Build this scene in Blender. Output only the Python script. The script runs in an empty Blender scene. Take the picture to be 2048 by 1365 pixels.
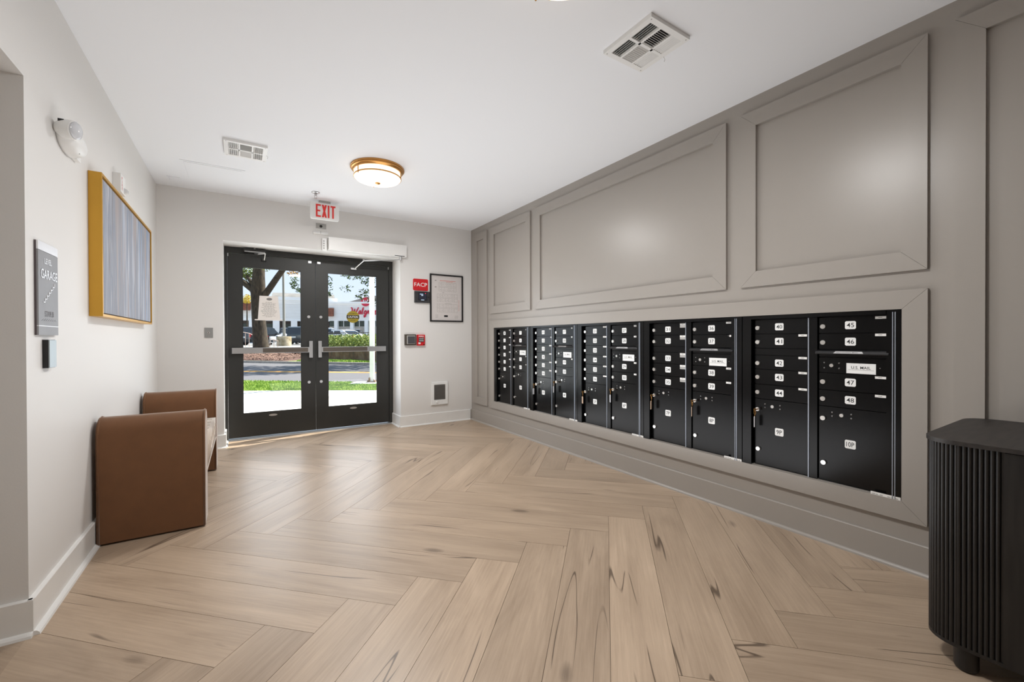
import bpy, bmesh, math, random
from mathutils import Vector, Matrix
PI = math.pi
random.seed(7)
SC = bpy.context.scene
COL = SC.collection

def lin(c):
    return tuple((v / 255 / 12.92) if v / 255 <= 0.04045 else ((v / 255 + 0.055) / 1.055) ** 2.4 for v in c)

# ------------------------------------------------------------------ camera, sky, sun, exposure
XL, XR, YB, Y0, HC = -0.720, 2.8155, 5.516, 2.444, 2.74
CAMZ, YAW, PITCH, ROLL, FPX = 1.1707, 0.5673, -0.0059, -0.0033, 847.25
fw = Vector((math.sin(YAW) * math.cos(PITCH), math.cos(YAW) * math.cos(PITCH), math.sin(PITCH)))
rt = Vector((math.cos(YAW), -math.sin(YAW), 0))
up = rt.cross(fw)
rt2 = math.cos(ROLL) * rt + math.sin(ROLL) * up
up2 = -math.sin(ROLL) * rt + math.cos(ROLL) * up
cam = bpy.data.cameras.new('camera')
cam.sensor_width = 36.0
cam.lens = FPX * 36.0 / 2048
cam.clip_start = 0.02
cam.clip_end = 400
camo = bpy.data.objects.new('camera', cam)
COL.objects.link(camo)
m = Matrix((rt2, up2, -fw)).transposed().to_4x4()
m.translation = Vector((0, 0, CAMZ))
camo.matrix_world = m
SC.camera = camo

SC.view_settings.view_transform = 'Standard'
SC.view_settings.look = 'None'
SC.view_settings.gamma = 1.0
SC.view_settings.use_curve_mapping = False
SC.view_settings.exposure = 0.0
SC.cycles.max_bounces = 14
SC.cycles.diffuse_bounces = 8
SC.cycles.transparent_max_bounces = 24
SC.cycles.sample_clamp_indirect = 6.0

SUN_STRENGTH = 13.0
SKY_STRENGTH = 1.22
LAMP = 1.15          # radiance of the frosted ceiling lamp glass
LAMP_WATTS = 36.0
world = bpy.data.worlds.new('sky')
SC.world = world
world.use_nodes = True
nt = world.node_tree
nt.nodes.clear()
wo = nt.nodes.new('ShaderNodeOutputWorld')
bg = nt.nodes.new('ShaderNodeBackground')
tc = nt.nodes.new('ShaderNodeTexCoord')
sep = nt.nodes.new('ShaderNodeSeparateXYZ')
cr = nt.nodes.new('ShaderNodeValToRGB')
cr.color_ramp.elements[0].position = 0.0
cr.color_ramp.elements[0].color = (*lin((232, 240, 250)), 1)
cr.color_ramp.elements[1].position = 0.75
cr.color_ramp.elements[1].color = (*lin((158, 192, 232)), 1)
e = cr.color_ramp.elements.new(0.16)
e.color = (*lin((212, 230, 251)), 1)
nt.links.new(tc.outputs['Generated'], sep.inputs[0])
nt.links.new(sep.outputs['Z'], cr.inputs[0])
nt.links.new(cr.outputs[0], bg.inputs[0])
bg.inputs[1].default_value = SKY_STRENGTH
nt.links.new(bg.outputs[0], wo.inputs[0])

sl = bpy.data.lights.new('sun', 'SUN')
sl.energy = SUN_STRENGTH
sl.angle = math.radians(0.6)
sl.color = (1.0, 0.96, 0.88)
so = bpy.data.objects.new('sun', sl)
COL.objects.link(so)
so.rotation_euler = Vector((-0.774, -0.218, -1)).to_track_quat('-Z', 'Y').to_euler()

# large area lights added to imitate door daylight and its bounce off the floor
def area_light(name, loc, aim, sx, sy, watts, col):
    al = bpy.data.lights.new(name, 'AREA')
    al.shape = 'RECTANGLE'; al.size = sx; al.size_y = sy; al.energy = watts; al.color = col
    ao = bpy.data.objects.new(name, al); COL.objects.link(ao)
    ao.location = loc; ao.rotation_euler = Vector(aim).to_track_quat('-Z', 'Y').to_euler()
DOOR_FILL_WATTS, BOUNCE_FILL_WATTS = 8.8, 36.0
for x in (0.315, 1.243):
    area_light('door_fill_light', (x, 5.76, 1.16), (0, -1, 0), 0.61, 1.70, DOOR_FILL_WATTS, (0.88, 0.96, 1.04))  # added fill just inside each pane, on top of sun and sky
area_light('bounce_fill_light', (1.42, 2.8, 0.22), (0, 0, 1), 1.9, 3.0, BOUNCE_FILL_WATTS, (0.94, 0.98, 1.03))  # added fill facing up, stands in for light off the floor

# ------------------------------------------------------------------ mesh builder
class MB:
    def __init__(s):
        s.v, s.f = [], []
    def add(s, vs, fs):
        o = len(s.v)
        s.v += [tuple(p) for p in vs]
        s.f += [tuple(i + o for i in f) for f in fs]
        return s
    def box(s, a, b, c=0.0, seg=1):
        x0, x1 = sorted((a[0], b[0])); y0, y1 = sorted((a[1], b[1])); z0, z1 = sorted((a[2], b[2]))
        vs = [(x0, y0, z0), (x1, y0, z0), (x1, y1, z0), (x0, y1, z0), (x0, y0, z1), (x1, y0, z1), (x1, y1, z1), (x0, y1, z1)]
        fs = [(3, 2, 1, 0), (4, 5, 6, 7), (0, 1, 5, 4), (1, 2, 6, 5), (2, 3, 7, 6), (3, 0, 4, 7)]
        if c <= 0:
            return s.add(vs, fs)
        return s.bev(vs, fs, c, seg)
    def bev(s, vs, fs, c, seg=1):
        bm = bmesh.new()
        bv = [bm.verts.new(v) for v in vs]
        for f in fs:
            bm.faces.new([bv[i] for i in f])
        bmesh.ops.bevel(bm, geom=[e for e in bm.edges if e.calc_face_angle(0) > 0.6], offset=c, segments=seg, affect='EDGES', profile=0.5, clamp_overlap=True)
        bm.verts.index_update()
        s.add([v.co[:] for v in bm.verts], [[v.index for v in f.verts] for f in bm.faces])
        bm.free()
        return s
    def prism(s, pts, off, c=0.0, seg=1):
        n = len(pts); off = Vector(off)
        vs = [Vector(p) for p in pts] + [Vector(p) + off for p in pts]
        nrm = Vector((0, 0, 0))
        for i in range(n):
            nrm += Vector(pts[i]).cross(Vector(pts[(i + 1) % n]))
        flip = nrm.dot(off) > 0
        fs = [tuple(range(n)), tuple(range(2 * n - 1, n - 1, -1))] + [((i + 1) % n, i, i + n, (i + 1) % n + n) for i in range(n)]
        if flip:
            fs = [tuple(reversed(f)) for f in fs]
        if c > 0:
            return s.bev([tuple(v) for v in vs], fs, c, seg)
        return s.add(vs, fs)
    def ring(s, p, ax, r, n, ph=0.0):
        ax = Vector(ax).normalized()
        a = ax.orthogonal().normalized(); b = ax.cross(a)
        return [Vector(p) + r * (math.cos(ph + 2 * PI * i / n) * a + math.sin(ph + 2 * PI * i / n) * b) for i in range(n)]
    def cyl(s, p0, p1, r0, r1=None, n=16, cap=True):
        r1 = r0 if r1 is None else r1
        ax = Vector(p1) - Vector(p0)
        vs = s.ring(p0, ax, r0, n) + s.ring(p1, ax, r1, n)
        fs = [(i, (i + 1) % n, (i + 1) % n + n, i + n) for i in range(n)]
        if cap:
            fs += [tuple(range(n - 1, -1, -1)), tuple(range(n, 2 * n))]
        return s.add(vs, fs)
    def lathe(s, prof, o, ax=(0, 0, 1), n=32, ph=0.0):
        ax = Vector(ax).normalized(); vs = []; fs = []
        for r, h in prof:
            vs += s.ring(Vector(o) + ax * h, ax, max(r, 1e-5), n, ph)
        k = len(prof)
        for j in range(k - 1):
            for i in range(n):
                fs.append((j * n + i, j * n + (i + 1) % n, (j + 1) * n + (i + 1) % n, (j + 1) * n + i))
        fs.append(tuple(range(n - 1, -1, -1))); fs.append(tuple((k - 1) * n + i for i in range(n)))
        return s.add(vs, fs)
    def tube(s, pts, r, n=8, close=False):
        pts = [Vector(p) for p in pts]; k = len(pts); vs = []; fs = []
        rs = r if isinstance(r, (list, tuple)) else [r] * k
        a = None
        for i in range(k):
            if close:
                t = pts[(i + 1) % k] - pts[i - 1]
            else:
                t = pts[min(i + 1, k - 1)] - pts[max(i - 1, 0)]
            t.normalize()
            a = t.orthogonal().normalized() if a is None else (a - t * a.dot(t)).normalized()
            b = t.cross(a)
            vs += [pts[i] + rs[i] * (math.cos(2 * PI * q / n) * a + math.sin(2 * PI * q / n) * b) for q in range(n)]
        for j in range(k if close else k - 1):
            j2 = (j + 1) % k
            for i in range(n):
                fs.append((j * n + i, j * n + (i + 1) % n, j2 * n + (i + 1) % n, j2 * n + i))
        if not close:
            fs += [tuple(range(n - 1, -1, -1)), tuple((k - 1) * n + i for i in range(n))]
        return s.add(vs, fs)
    def mesh(s, vf, mat):
        return s.add([mat @ Vector(v) for v in vf[0]], vf[1])
    def build(s, name, mat, parent=None, smooth=False, org=None, local=False):
        if parent is not None:
            org = parent.get('_o', (0, 0, 0))
        elif org is None and not local:
            xs, ys, zs = zip(*s.v)
            org = ((min(xs) + max(xs)) / 2, (min(ys) + max(ys)) / 2, min(zs))
        org = Vector(org or (0, 0, 0))
        me = bpy.data.meshes.new(name)
        me.from_pydata([tuple(Vector(v) - org) for v in s.v], [], s.f)
        if smooth:
            for p in me.polygons:
                p.use_smooth = True
            if smooth != 'full':
                me.set_sharp_from_angle(angle=math.radians(38))
        me.materials.append(mat)
        me.validate()
        o = bpy.data.objects.new(name, me)
        COL.objects.link(o)
        if parent is not None:
            o.parent = parent
        else:
            o.location = org
        o['_o'] = tuple(org)
        return o

def tag(o, label=None, cat=None, group=None, kind=None):
    if label: o['label'] = label
    if cat: o['category'] = cat
    if group: o['group'] = group
    if kind: o['kind'] = kind
    return o
def thing(name, loc, label=None, cat=None, group=None, kind=None, rz=None):
    o = bpy.data.objects.new(name, None)
    COL.objects.link(o)
    o.empty_display_size = 0.05
    o.location = loc
    o['_o'] = tuple(loc)
    if rz is not None:
        o.rotation_euler = (0, 0, rz); o['_o'] = (0.0, 0.0, 0.0)
    return tag(o, label, cat, group, kind)
def struct(o):
    o['kind'] = 'structure'
    return o
def dup(root, loc):
    r = root.copy(); COL.objects.link(r); r.location = loc
    for ch in list(root.children):
        c = ch.copy(); COL.objects.link(c); c.parent = r
        for g in list(ch.children):
            d = g.copy(); COL.objects.link(d); d.parent = c
    return r

_tx = {}
def text(t, size=1.0, ext=0.0, align='CENTER'):
    k = (t, ext, align)
    if k not in _tx:
        cu = bpy.data.curves.new('t', 'FONT')
        cu.body = t; cu.size = 1.0; cu.align_x = align; cu.align_y = 'CENTER'; cu.extrude = 0.0
        cu.resolution_u = 3; cu.offset = 0.004
        o = bpy.data.objects.new('t', cu); COL.objects.link(o)
        dg = bpy.context.evaluated_depsgraph_get()
        me = o.evaluated_get(dg).to_mesh()
        vs = [v.co[:] for v in me.vertices]; fs = [tuple(p.vertices) for p in me.polygons]
        o.evaluated_get(dg).to_mesh_clear()
        bpy.data.objects.remove(o); bpy.data.curves.remove(cu)
        _tx[k] = (vs, fs)
    return _tx[k]
def frame_mat(o, r, u, sx=1.0, sy=1.0):
    r, u = Vector(r), Vector(u); n = r.cross(u)
    mm = Matrix((r * sx, u * sy, n)).transposed().to_4x4(); mm.translation = Vector(o)
    return mm
def text_fit(t, w, h, o, r, u):
    """text mesh scaled to w x h (cap height) centred at o"""
    vs, fs = text(t)
    xs = [v[0] for v in vs]; ys = [v[1] for v in vs]
    cx, cy = (min(xs) + max(xs)) / 2, (min(ys) + max(ys)) / 2
    sx = w / (max(xs) - min(xs)); sy = h / (max(ys) - min(ys))
    return ([((v[0] - cx) * sx, (v[1] - cy) * sy, v[2]) for v in vs], fs), frame_mat(o, r, u)

# ------------------------------------------------------------------ materials
def mat(name, rgb, rough=0.5, metal=0.0, bump=0.0, bscale=200.0, spec=0.5, var=0.0, sheen=0.0, emit=0.0, coat=0.0, vscale=8.0):
    M = bpy.data.materials.new(name); M.use_nodes = True
    n = M.node_tree; b = n.nodes['Principled BSDF']
    c = (*lin(rgb), 1)
    b.inputs['Base Color'].default_value = c
    b.inputs['Roughness'].default_value = rough
    b.inputs['Metallic'].default_value = metal
    b.inputs['Specular IOR Level'].default_value = spec
    b.inputs['Coat Weight'].default_value = coat
    if sheen:
        b.inputs['Sheen Weight'].default_value = sheen; b.inputs['Sheen Roughness'].default_value = 0.35
        b.inputs['Sheen Tint'].default_value = (1, 0.93, 0.86, 1)
    if emit:
        b.inputs['Emission Color'].default_value = c; b.inputs['Emission Strength'].default_value = emit
    t = n.nodes.new('ShaderNodeTexCoord')
    if var or not bump:
        no = n.nodes.new('ShaderNodeTexNoise'); no.inputs['Scale'].default_value = vscale; no.inputs['Detail'].default_value = 4
        mx = n.nodes.new('ShaderNodeMixRGB'); mx.blend_type = 'MULTIPLY'; mx.inputs[0].default_value = 1.0
        mx.inputs[1].default_value = c
        rp = n.nodes.new('ShaderNodeMapRange'); v = var or 0.02
        rp.inputs[1].default_value = 0.3; rp.inputs[2].default_value = 0.7
        rp.inputs[3].default_value = 1 - v; rp.inputs[4].default_value = 1 + v
        n.links.new(t.outputs['Object'], no.inputs['Vector']); n.links.new(no.outputs['Fac'], rp.inputs[0])
        n.links.new(rp.outputs[0], mx.inputs[2]); n.links.new(mx.outputs[0], b.inputs['Base Color'])
    if bump:
        no2 = n.nodes.new('ShaderNodeTexNoise'); no2.inputs['Scale'].default_value = bscale; no2.inputs['Detail'].default_value = 2
        bp = n.nodes.new('ShaderNodeBump'); bp.inputs['Strength'].default_value = bump; bp.inputs['Distance'].default_value = 0.002
        n.links.new(t.outputs['Object'], no2.inputs['Vector']); n.links.new(no2.outputs['Fac'], bp.inputs['Height'])
        n.links.new(bp.outputs[0], b.inputs['Normal'])
    return M

def wood_floor():
    M = bpy.data.materials.new('oak_planks'); M.use_nodes = True
    n = M.node_tree; L = n.links.new; b = n.nodes['Principled BSDF']
    def N(t, **k):
        x = n.nodes.new(t)
        for a, v in k.items(): setattr(x, a, v)
        return x
    tc = N('ShaderNodeTexCoord'); oi = N('ShaderNodeObjectInfo')
    cb = N('ShaderNodeCombineXYZ')
    for i, k in enumerate((37.0, 91.0, 53.0)):
        mm = N('ShaderNodeMath', operation='MULTIPLY'); mm.inputs[1].default_value = k
        L(oi.outputs['Random'], mm.inputs[0]); L(mm.outputs[0], cb.inputs[i])
    add = N('ShaderNodeVectorMath', operation='ADD')
    L(tc.outputs['Object'], add.inputs[0]); L(cb.outputs[0], add.inputs[1])
    def scaled(x, y, z=1.0):
        v = N('ShaderNodeVectorMath', operation='MULTIPLY'); v.inputs[1].default_value = (x, y, z)
        L(add.outputs[0], v.inputs[0]); return v.outputs[0]
    def noise(vec, sc, det=6, dist=0.0, rough=0.55):
        x = N('ShaderNodeTexNoise'); x.inputs['Scale'].default_value = sc; x.inputs['Detail'].default_value = det
        x.inputs['Distortion'].default_value = dist; x.inputs['Roughness'].default_value = rough
        L(vec, x.inputs['Vector']); return x.outputs['Fac']
    def mr(v, a, c, d, e):
        x = N('ShaderNodeMapRange'); x.inputs[1].default_value = a; x.inputs[2].default_value = c
        x.inputs[3].default_value = d; x.inputs[4].default_value = e
        L(v, x.inputs[0]); return x.outputs[0]
    def math2(op, a, c):
        x = N('ShaderNodeMath', operation=op)
        for i, q in enumerate((a, c)):
            if isinstance(q, (int, float)): x.inputs[i].default_value = q
            else: L(q, x.inputs[i])
        return x.outputs[0]
    broad = noise(scaled(1.1, 5.5), 1.0, 5, 0.8)
    fine = noise(scaled(3.0, 90), 1.0, 8, 0.3, 0.75)
    ramp = N('ShaderNodeValToRGB')
    E0, E1 = ramp.color_ramp.elements
    E0.position = 0.28; E0.color = (*lin((144, 124, 104)), 1)
    E1.position = 0.72; E1.color = (*lin((194, 172, 149)), 1)
    mixv = math2('ADD', math2('MULTIPLY', broad, 0.52), math2('MULTIPLY', fine, 0.48))
    L(mixv, ramp.inputs[0])
    # per plank tone
    tone = mr(oi.outputs['Random'], 0, 1, 0.90, 1.08)
    # cracks: thin ridges running with the grain, only in places
    cn = noise(scaled(0.50, 8.5), 1.0, 1, 0.05)
    ridge = math2('ABSOLUTE', math2('SUBTRACT', cn, 0.5), 0.0)
    crack = mr(ridge, 0.003, 0.009, 1.0, 0.0)
    cmask = mr(noise(scaled(1.3, 4.5, 2.0), 1.3, 1), 0.56, 0.62, 0.0, 1.0)
    crack = math2('MULTIPLY', crack, cmask)
    # knots
    vo = N('ShaderNodeTexVoronoi'); vo.inputs['Scale'].default_value = 1.0
    L(scaled(2.0, 5.0), vo.inputs['Vector'])
    sepc = N('ShaderNodeSeparateColor'); L(vo.outputs['Color'], sepc.inputs[0])
    kn = math2('MULTIPLY', mr(math2('ADD', vo.outputs['Distance'], math2('MULTIPLY', fine, 0.10)), 0.12, 0.20, 1.0, 0.0), mr(sepc.outputs[0], 0.80, 0.82, 0.0, 1.0))
    dark = math2('MAXIMUM', math2('MULTIPLY', crack, 0.78), math2('MULTIPLY', kn, 0.55))
    m1 = N('ShaderNodeMixRGB', blend_type='MULTIPLY'); m1.inputs[0].default_value = 1
    L(ramp.outputs[0], m1.inputs[1]); L(tone, m1.inputs[2])
    m2 = N('ShaderNodeMixRGB'); m2.inputs[2].default_value = (*lin((72, 58, 46)), 1)
    L(dark, m2.inputs[0]); L(m1.outputs[0], m2.inputs[1])
    L(m2.outputs[0], b.inputs['Base Color'])
    L(mr(fine, 0.3, 0.7, 0.30, 0.42), b.inputs['Roughness'])
    bp = N('ShaderNodeBump'); bp.inputs['Strength'].default_value = 0.12; bp.inputs['Distance'].default_value = 0.002
    L(math2('SUBTRACT', fine, dark), bp.inputs['Height']); L(bp.outputs[0], b.inputs['Normal'])
    b.inputs['Specular IOR Level'].default_value = 0.5
    return M

def glass_mat(name, tint=(0.985, 0.992, 0.99), refl=1.0):
    M = bpy.data.materials.new(name); M.use_nodes = True
    n = M.node_tree; n.nodes.clear()
    o = n.nodes.new('ShaderNodeOutputMaterial'); mx = n.nodes.new('ShaderNodeMixShader')
    t = n.nodes.new('ShaderNodeBsdfTransparent'); g = n.nodes.new('ShaderNodeBsdfGlossy'); f = n.nodes.new('ShaderNodeLayerWeight')
    t.inputs[0].default_value = (*tint, 1); g.inputs['Roughness'].default_value = 0.02
    f.inputs['Blend'].default_value = 0.5
    pw = n.nodes.new('ShaderNodeMath'); pw.operation = 'POWER'; pw.inputs[1].default_value = 4.0
    ml = n.nodes.new('ShaderNodeMath'); ml.operation = 'MULTIPLY_ADD'; ml.inputs[1].default_value = 0.35; ml.inputs[2].default_value = 0.025
    n.links.new(f.outputs['Facing'], pw.inputs[0]); n.links.new(pw.outputs[0], ml.inputs[0])
    n.links.new(ml.outputs[0], mx.inputs[0]); n.links.new(t.outputs[0], mx.inputs[1]); n.links.new(g.outputs[0], mx.inputs[2])
    n.links.new(mx.outputs[0], o.inputs[0])
    return M

def patch_mat(name, c0, c1, scale, rough=0.9, det=5, bump=0.0, c2=None, stretch=(1, 1, 1), lo=0.35, hi=0.65):
    M = bpy.data.materials.new(name); M.use_nodes = True
    n = M.node_tree; b = n.nodes['Principled BSDF']; b.inputs['Roughness'].default_value = rough
    t = n.nodes.new('ShaderNodeTexCoord'); mp = n.nodes.new('ShaderNodeMapping'); mp.inputs['Scale'].default_value = stretch
    no = n.nodes.new('ShaderNodeTexNoise'); no.inputs['Scale'].default_value = scale; no.inputs['Detail'].default_value = det
    rp = n.nodes.new('ShaderNodeValToRGB'); e = rp.color_ramp.elements
    e[0].position = lo; e[0].color = (*lin(c0), 1); e[1].position = hi; e[1].color = (*lin(c1), 1)
    if c2:
        q = rp.color_ramp.elements.new((lo + hi) / 2); q.color = (*lin(c2), 1)
    n.links.new(t.outputs['Object'], mp.inputs[0]); n.links.new(mp.outputs[0], no.inputs['Vector'])
    n.links.new(no.outputs['Fac'], rp.inputs[0]); n.links.new(rp.outputs[0], b.inputs['Base Color'])
    if bump:
        bp = n.nodes.new('ShaderNodeBump'); bp.inputs['Strength'].default_value = bump
        n.links.new(no.outputs['Fac'], bp.inputs['Height']); n.links.new(bp.outputs[0], b.inputs['Normal'])
    return M

WHITE = mat('wall_paint_white', (221, 219, 216), 0.55, bump=0.08, bscale=160)
CEIL = mat('ceiling_paint', (236, 238, 241), 0.8, bump=0.05, bscale=120)
TRIMW = mat('trim_paint_white', (228, 227, 224), 0.35)
TAUPE = mat('panel_paint_taupe', (156, 150, 143), 0.33, bump=0.06, bscale=180)
OAK = wood_floor()
SUBF = mat('subfloor', (70, 56, 44), 0.9)
DARKM = mat('bronze_aluminium', (50, 50, 48), 0.42, metal=0.3)
BLACKPC = mat('black_powder_coat', (9, 9, 10), 0.18, bump=0.10, bscale=420)
BLACKPC.node_tree.nodes['Principled BSDF'].inputs['IOR'].default_value = 1.34
BLACKSM = mat('black_smooth', (18, 18, 20), 0.4)
SILVER = mat('satin_aluminium', (196, 196, 196), 0.32, metal=0.9)
CHROME = mat('polished_nickel', (226, 224, 220), 0.2, metal=0.85)
STEEL = mat('brushed_steel', (176, 176, 174), 0.38, metal=0.9, var=0.05)
PADM = mat('push_pad_steel', (120, 112, 104), 0.3, metal=0.8)
BRASS = mat('aged_brass', (196, 146, 84), 0.3, metal=0.9)
PLATEW = mat('plate_white', (236, 236, 234), 0.5)
INK = mat('ink_black', (24, 24, 26), 0.6)
INKG = mat('ink_grey', (130, 126, 122), 0.7)
INKR = mat('ink_red', (206, 110, 96), 0.7)
REDP = mat('red_plastic', (200, 26, 34), 0.4)
REDL = mat('exit_red', (226, 52, 48), 0.5)
WPLAS = mat('white_plastic', (232, 232, 230), 0.4)
GPLAS = mat('grey_plastic', (168, 166, 162), 0.5)
DPLAS = mat('dark_plastic', (52, 53, 56), 0.35)
TAGB = mat('key_tag_beige', (196, 170, 148), 0.5)
TAGW = mat('key_tag_white', (222, 222, 226), 0.45)
GLASS = glass_mat('clear_glass')
# ------------------------------------------------------------------ room shell
YR = -3.2            # rear of the lobby, behind the camera
CORX = -2.3          # end of the side corridor
OX0, OX1, OZ = -0.168, 1.766, 2.24      # doorway in the back wall
DY = 5.85            # face of the door frame
# floor: dark subfloor slab, then every herringbone plank of it
fb = MB().box((CORX - .2, YR, -0.2), (XR + 0.5, YB + 0.45, -0.0065))
floor = struct(fb.build('floor', SUBF, org=(0, 0, 0)))
Ln, Wd = 1.524, 0.325 / math.sqrt(2)
q2 = math.sqrt(0.5)
def clip(poly, axis, val, keep_less):
    out = []
    for i in range(len(poly)):
        a, b = poly[i], poly[(i + 1) % len(poly)]
        ia = (a[axis] <= val) == keep_less or a[axis] == val
        ib = (b[axis] <= val) == keep_less or b[axis] == val
        if ia: out.append(a)
        if ia != ib:
            t = (val - a[axis]) / (b[axis] - a[axis])
            out.append(tuple(a[k] + t * (b[k] - a[k]) for k in (0, 1)))
    return out
def clipbox(poly, x0, x1, y0, y1):
    for ax, v, less in ((0, x0, False), (0, x1, True), (1, y0, False), (1, y1, True)):
        poly = clip(poly, ax, v, less)
        if len(poly) < 3: return []
    return poly
step = Ln * q2
g = 0.0008
def plank(c, ang, poly):
    """poly is the clipped outline in world XY; the mesh lies along its own x axis so the grain follows it"""
    area = 0.5 * sum(poly[i][0] * poly[(i + 1) % len(poly)][1] - poly[(i + 1) % len(poly)][0] * poly[i][1] for i in range(len(poly)))
    if abs(area) < 0.002: return
    if area < 0: poly = poly[::-1]
    rot = Matrix.Rotation(-ang, 3, 'Z')
    lp = [rot @ Vector((p[0] - c[0], p[1] - c[1], 0)) for p in poly]
    n = len(lp)
    v = [(p.x, p.y, 0.0) for p in lp] + [(p.x, p.y, -0.006) for p in lp]
    f = [tuple(range(n)), tuple(range(2 * n - 1, n - 1, -1))] + [(i + n, (i + 1) % n + n, (i + 1) % n, i) for i in range(n)]
    me = bpy.data.meshes.new('plank'); me.from_pydata(v, [], f); me.materials.append(OAK)
    o = bpy.data.objects.new('plank', me); COL.objects.link(o)
    o.location = (c[0], c[1], 0); o.rotation_euler = (0, 0, ang); o.parent = floor
for row in range(-3, 5):
    # zigzag between rows: low vertices at y = 1.84 + step*row
    odd = row % 2 != 0
    ylow = 1.84 + step * row
    for k in range(-14, 16):
        if not odd:      # planks run up-left from this zigzag
            x0 = 0.885 + 0.325 * k - (0 if row % 2 == 0 else 0)
            A, B, d = (x0, ylow), (x0 + 0.1625, ylow + 0.1625), (-q2, q2)
        else:
            x0 = 0.885 - step + 0.325 * k
            A, B, d = (x0, ylow + 0.0), (x0 - 0.1625, ylow + 0.1625), (q2, q2)
        e = Vector((B[0] - A[0], B[1] - A[1])).normalized(); dd = Vector(d)
        P = [Vector(A) + e * g + dd * g, Vector(B) - e * g + dd * g, Vector(B) - e * g + dd * (Ln - g), Vector(A) + e * g + dd * (Ln - g)]
        P = [tuple(p) for p in P]
        c = (sum(p[0] for p in P) / 4, sum(p[1] for p in P) / 4)
        ang = math.atan2(d[1], d[0])
        for bx in ((XL, XR, -0.7, DY - 0.02), (CORX, XL, 0.2, Y0)):
            pc = clipbox(P, *bx)
            if bx[0] == XL and pc:      # nothing but the doorway lies past the back wall
                pc1 = clipbox(pc, XL, XR, -0.7, YB)
                pc2 = clipbox(pc, OX0, OX1, YB, DY - 0.02)
                for z in (pc1, pc2):
                    if z: plank(c, ang, z)
            elif pc:
                plank(c, ang, pc)
# plain boards behind the camera
struct(MB().box((XL, YR, -0.006), (XR, -0.702, 0)).build('floor', patch_mat('oak_far', (152, 122, 92), (200, 172, 140), 3, 0.4)))

ceil = struct(MB().box((CORX - .2, YR - .2, HC), (XR + .5, YB + 0.42, HC + 0.25)).build('ceiling', CEIL))
# left wall, with the corridor opening beside the camera
lw = MB()
lw.box((XL - 0.15, Y0, 0), (XL, YB, HC)).box((XL - 0.15, YR, 0), (XL, 0.75, HC)).box((XL - 0.15, 0.75, 2.213), (XL, Y0, HC))
struct(lw.build('wall_left', WHITE))
cw = MB().box((CORX - .15, Y0, 0), (XL - 0.15, Y0 + .15, HC)).box((CORX - .15, .6, 0), (XL - .15, .75, HC)).box((CORX - .15, .75, 0), (CORX, Y0, HC))
cw.box((CORX, .75, 2.213), (XL - .15, Y0, 2.3))
struct(cw.build('wall_corridor', WHITE))
# back wall with the doorway
bw = MB()
bw.box((XL - .15, YB, 0), (OX0, YB + .40, HC)).box((OX1, YB, 0), (XR + .5, YB + .40, HC)).box((OX0, YB, OZ), (OX1, YB + .40, HC))
struct(bw.build('wall_back', WHITE))
struct(MB().box((XL - .15, YR - .15, 0), (XR + .5, YR, HC)).build('wall_rear', WHITE))
# right wall with the mailbox niche
MY0, MY1, MZ0, MZ1 = 0.745, 4.845, 0.345, 1.313
rw = MB()
rw.box((XR, YR, 0), (XR + .5, MY0, HC)).box((XR, MY1, 0), (XR + .5, YB, HC))
rw.box((XR, MY0, 0), (XR + .5, MY1, MZ0)).box((XR, MY0, MZ1), (XR + .5, MY1, HC)).box((XR + .44, MY0, MZ0), (XR + .5, MY1, MZ1))
struct(rw.build('wall_right', TAUPE))

# picture-frame mouldings on the right wall: four mitred boards each
def moulding(name, ya, yb, za, zb, w=0.098, t=0.019):
    r = struct(thing(name, (XR, (ya + yb) / 2, za)))
    x = XR
    gm = 0.0006
    def bd(pts):
        MB().prism([(x, p[0], p[1]) for p in pts], (-t, 0, 0), 0.0012).build('board', TAUPE, r)
    lo = [(ya + gm, za), (yb - gm, za), (yb - w - gm, za + w), (ya + w + gm, za + w)]
    hi = [(ya + gm, zb), (yb - gm, zb), (yb - w - gm, zb - w), (ya + w + gm, zb - w)]
    l = [(ya, za + gm), (ya + w, za + w + gm), (ya + w, zb - w - gm), (ya, zb - gm)]
    rr = [(yb, za + gm), (yb - w, za + w + gm), (yb - w, zb - w - gm), (yb, zb - gm)]
    for p in (lo, hi, l, rr): bd(p)
    return r
moulding('trim_1', 5.022, 5.408, .252, 2.642)
moulding('trim_2', 4.000, 4.932, 1.502, 2.640)
moulding('trim_3', 1.660, 3.906, 1.502, 2.640)
moulding('trim_4', 0.650, 1.560, 1.502, 2.640)
moulding('trim_5', 0.648, 4.938, .248, 1.408, 0.0955)
moulding('trim_6', -1.10, 0.558, .252, 2.642)
# baseboards with their shoe strips
def base(name, a, b, out, mt, h=0.146, t=0.016, sh=0.016):
    a, b, out = Vector((*a, 0)), Vector((*b, 0)), Vector((*out, 0))
    o = struct(MB().prism([a, a + out * t, a + out * t + Vector((0, 0, h - .004)), a + out * (t - .004) + Vector((0, 0, h)), a + Vector((0, 0, h))], b - a).build(name, mt))
    pr = [a + out * t] + [a + out * (t + sh * math.sin(q)) + Vector((0, 0, sh * math.cos(q))) for q in (PI / 2, PI / 3, PI / 6, 0)]
    MB().prism(pr, b - a).build('shoe_strip', mt, o)
    return o
base('baseboard_left', (XL, Y0 - .016), (XL, YB), (1, 0), TRIMW, 0.144, 0.017, 0.019)
base('baseboard_left', (CORX, Y0), (XL + .017, Y0), (0, -1), TRIMW, 0.144, 0.017, 0.019)
base('baseboard_back', (XL + .036, YB), (OX0 + .016, YB), (0, -1), TRIMW)
base('baseboard_back', (OX1 - .016, YB), (XR - .034, YB), (0, -1), TRIMW)
base('baseboard_back', (OX0, YB), (OX0, DY - .005), (1, 0), TRIMW)
base('baseboard_back', (OX1, YB), (OX1, DY - .005), (-1, 0), TRIMW)
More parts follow.
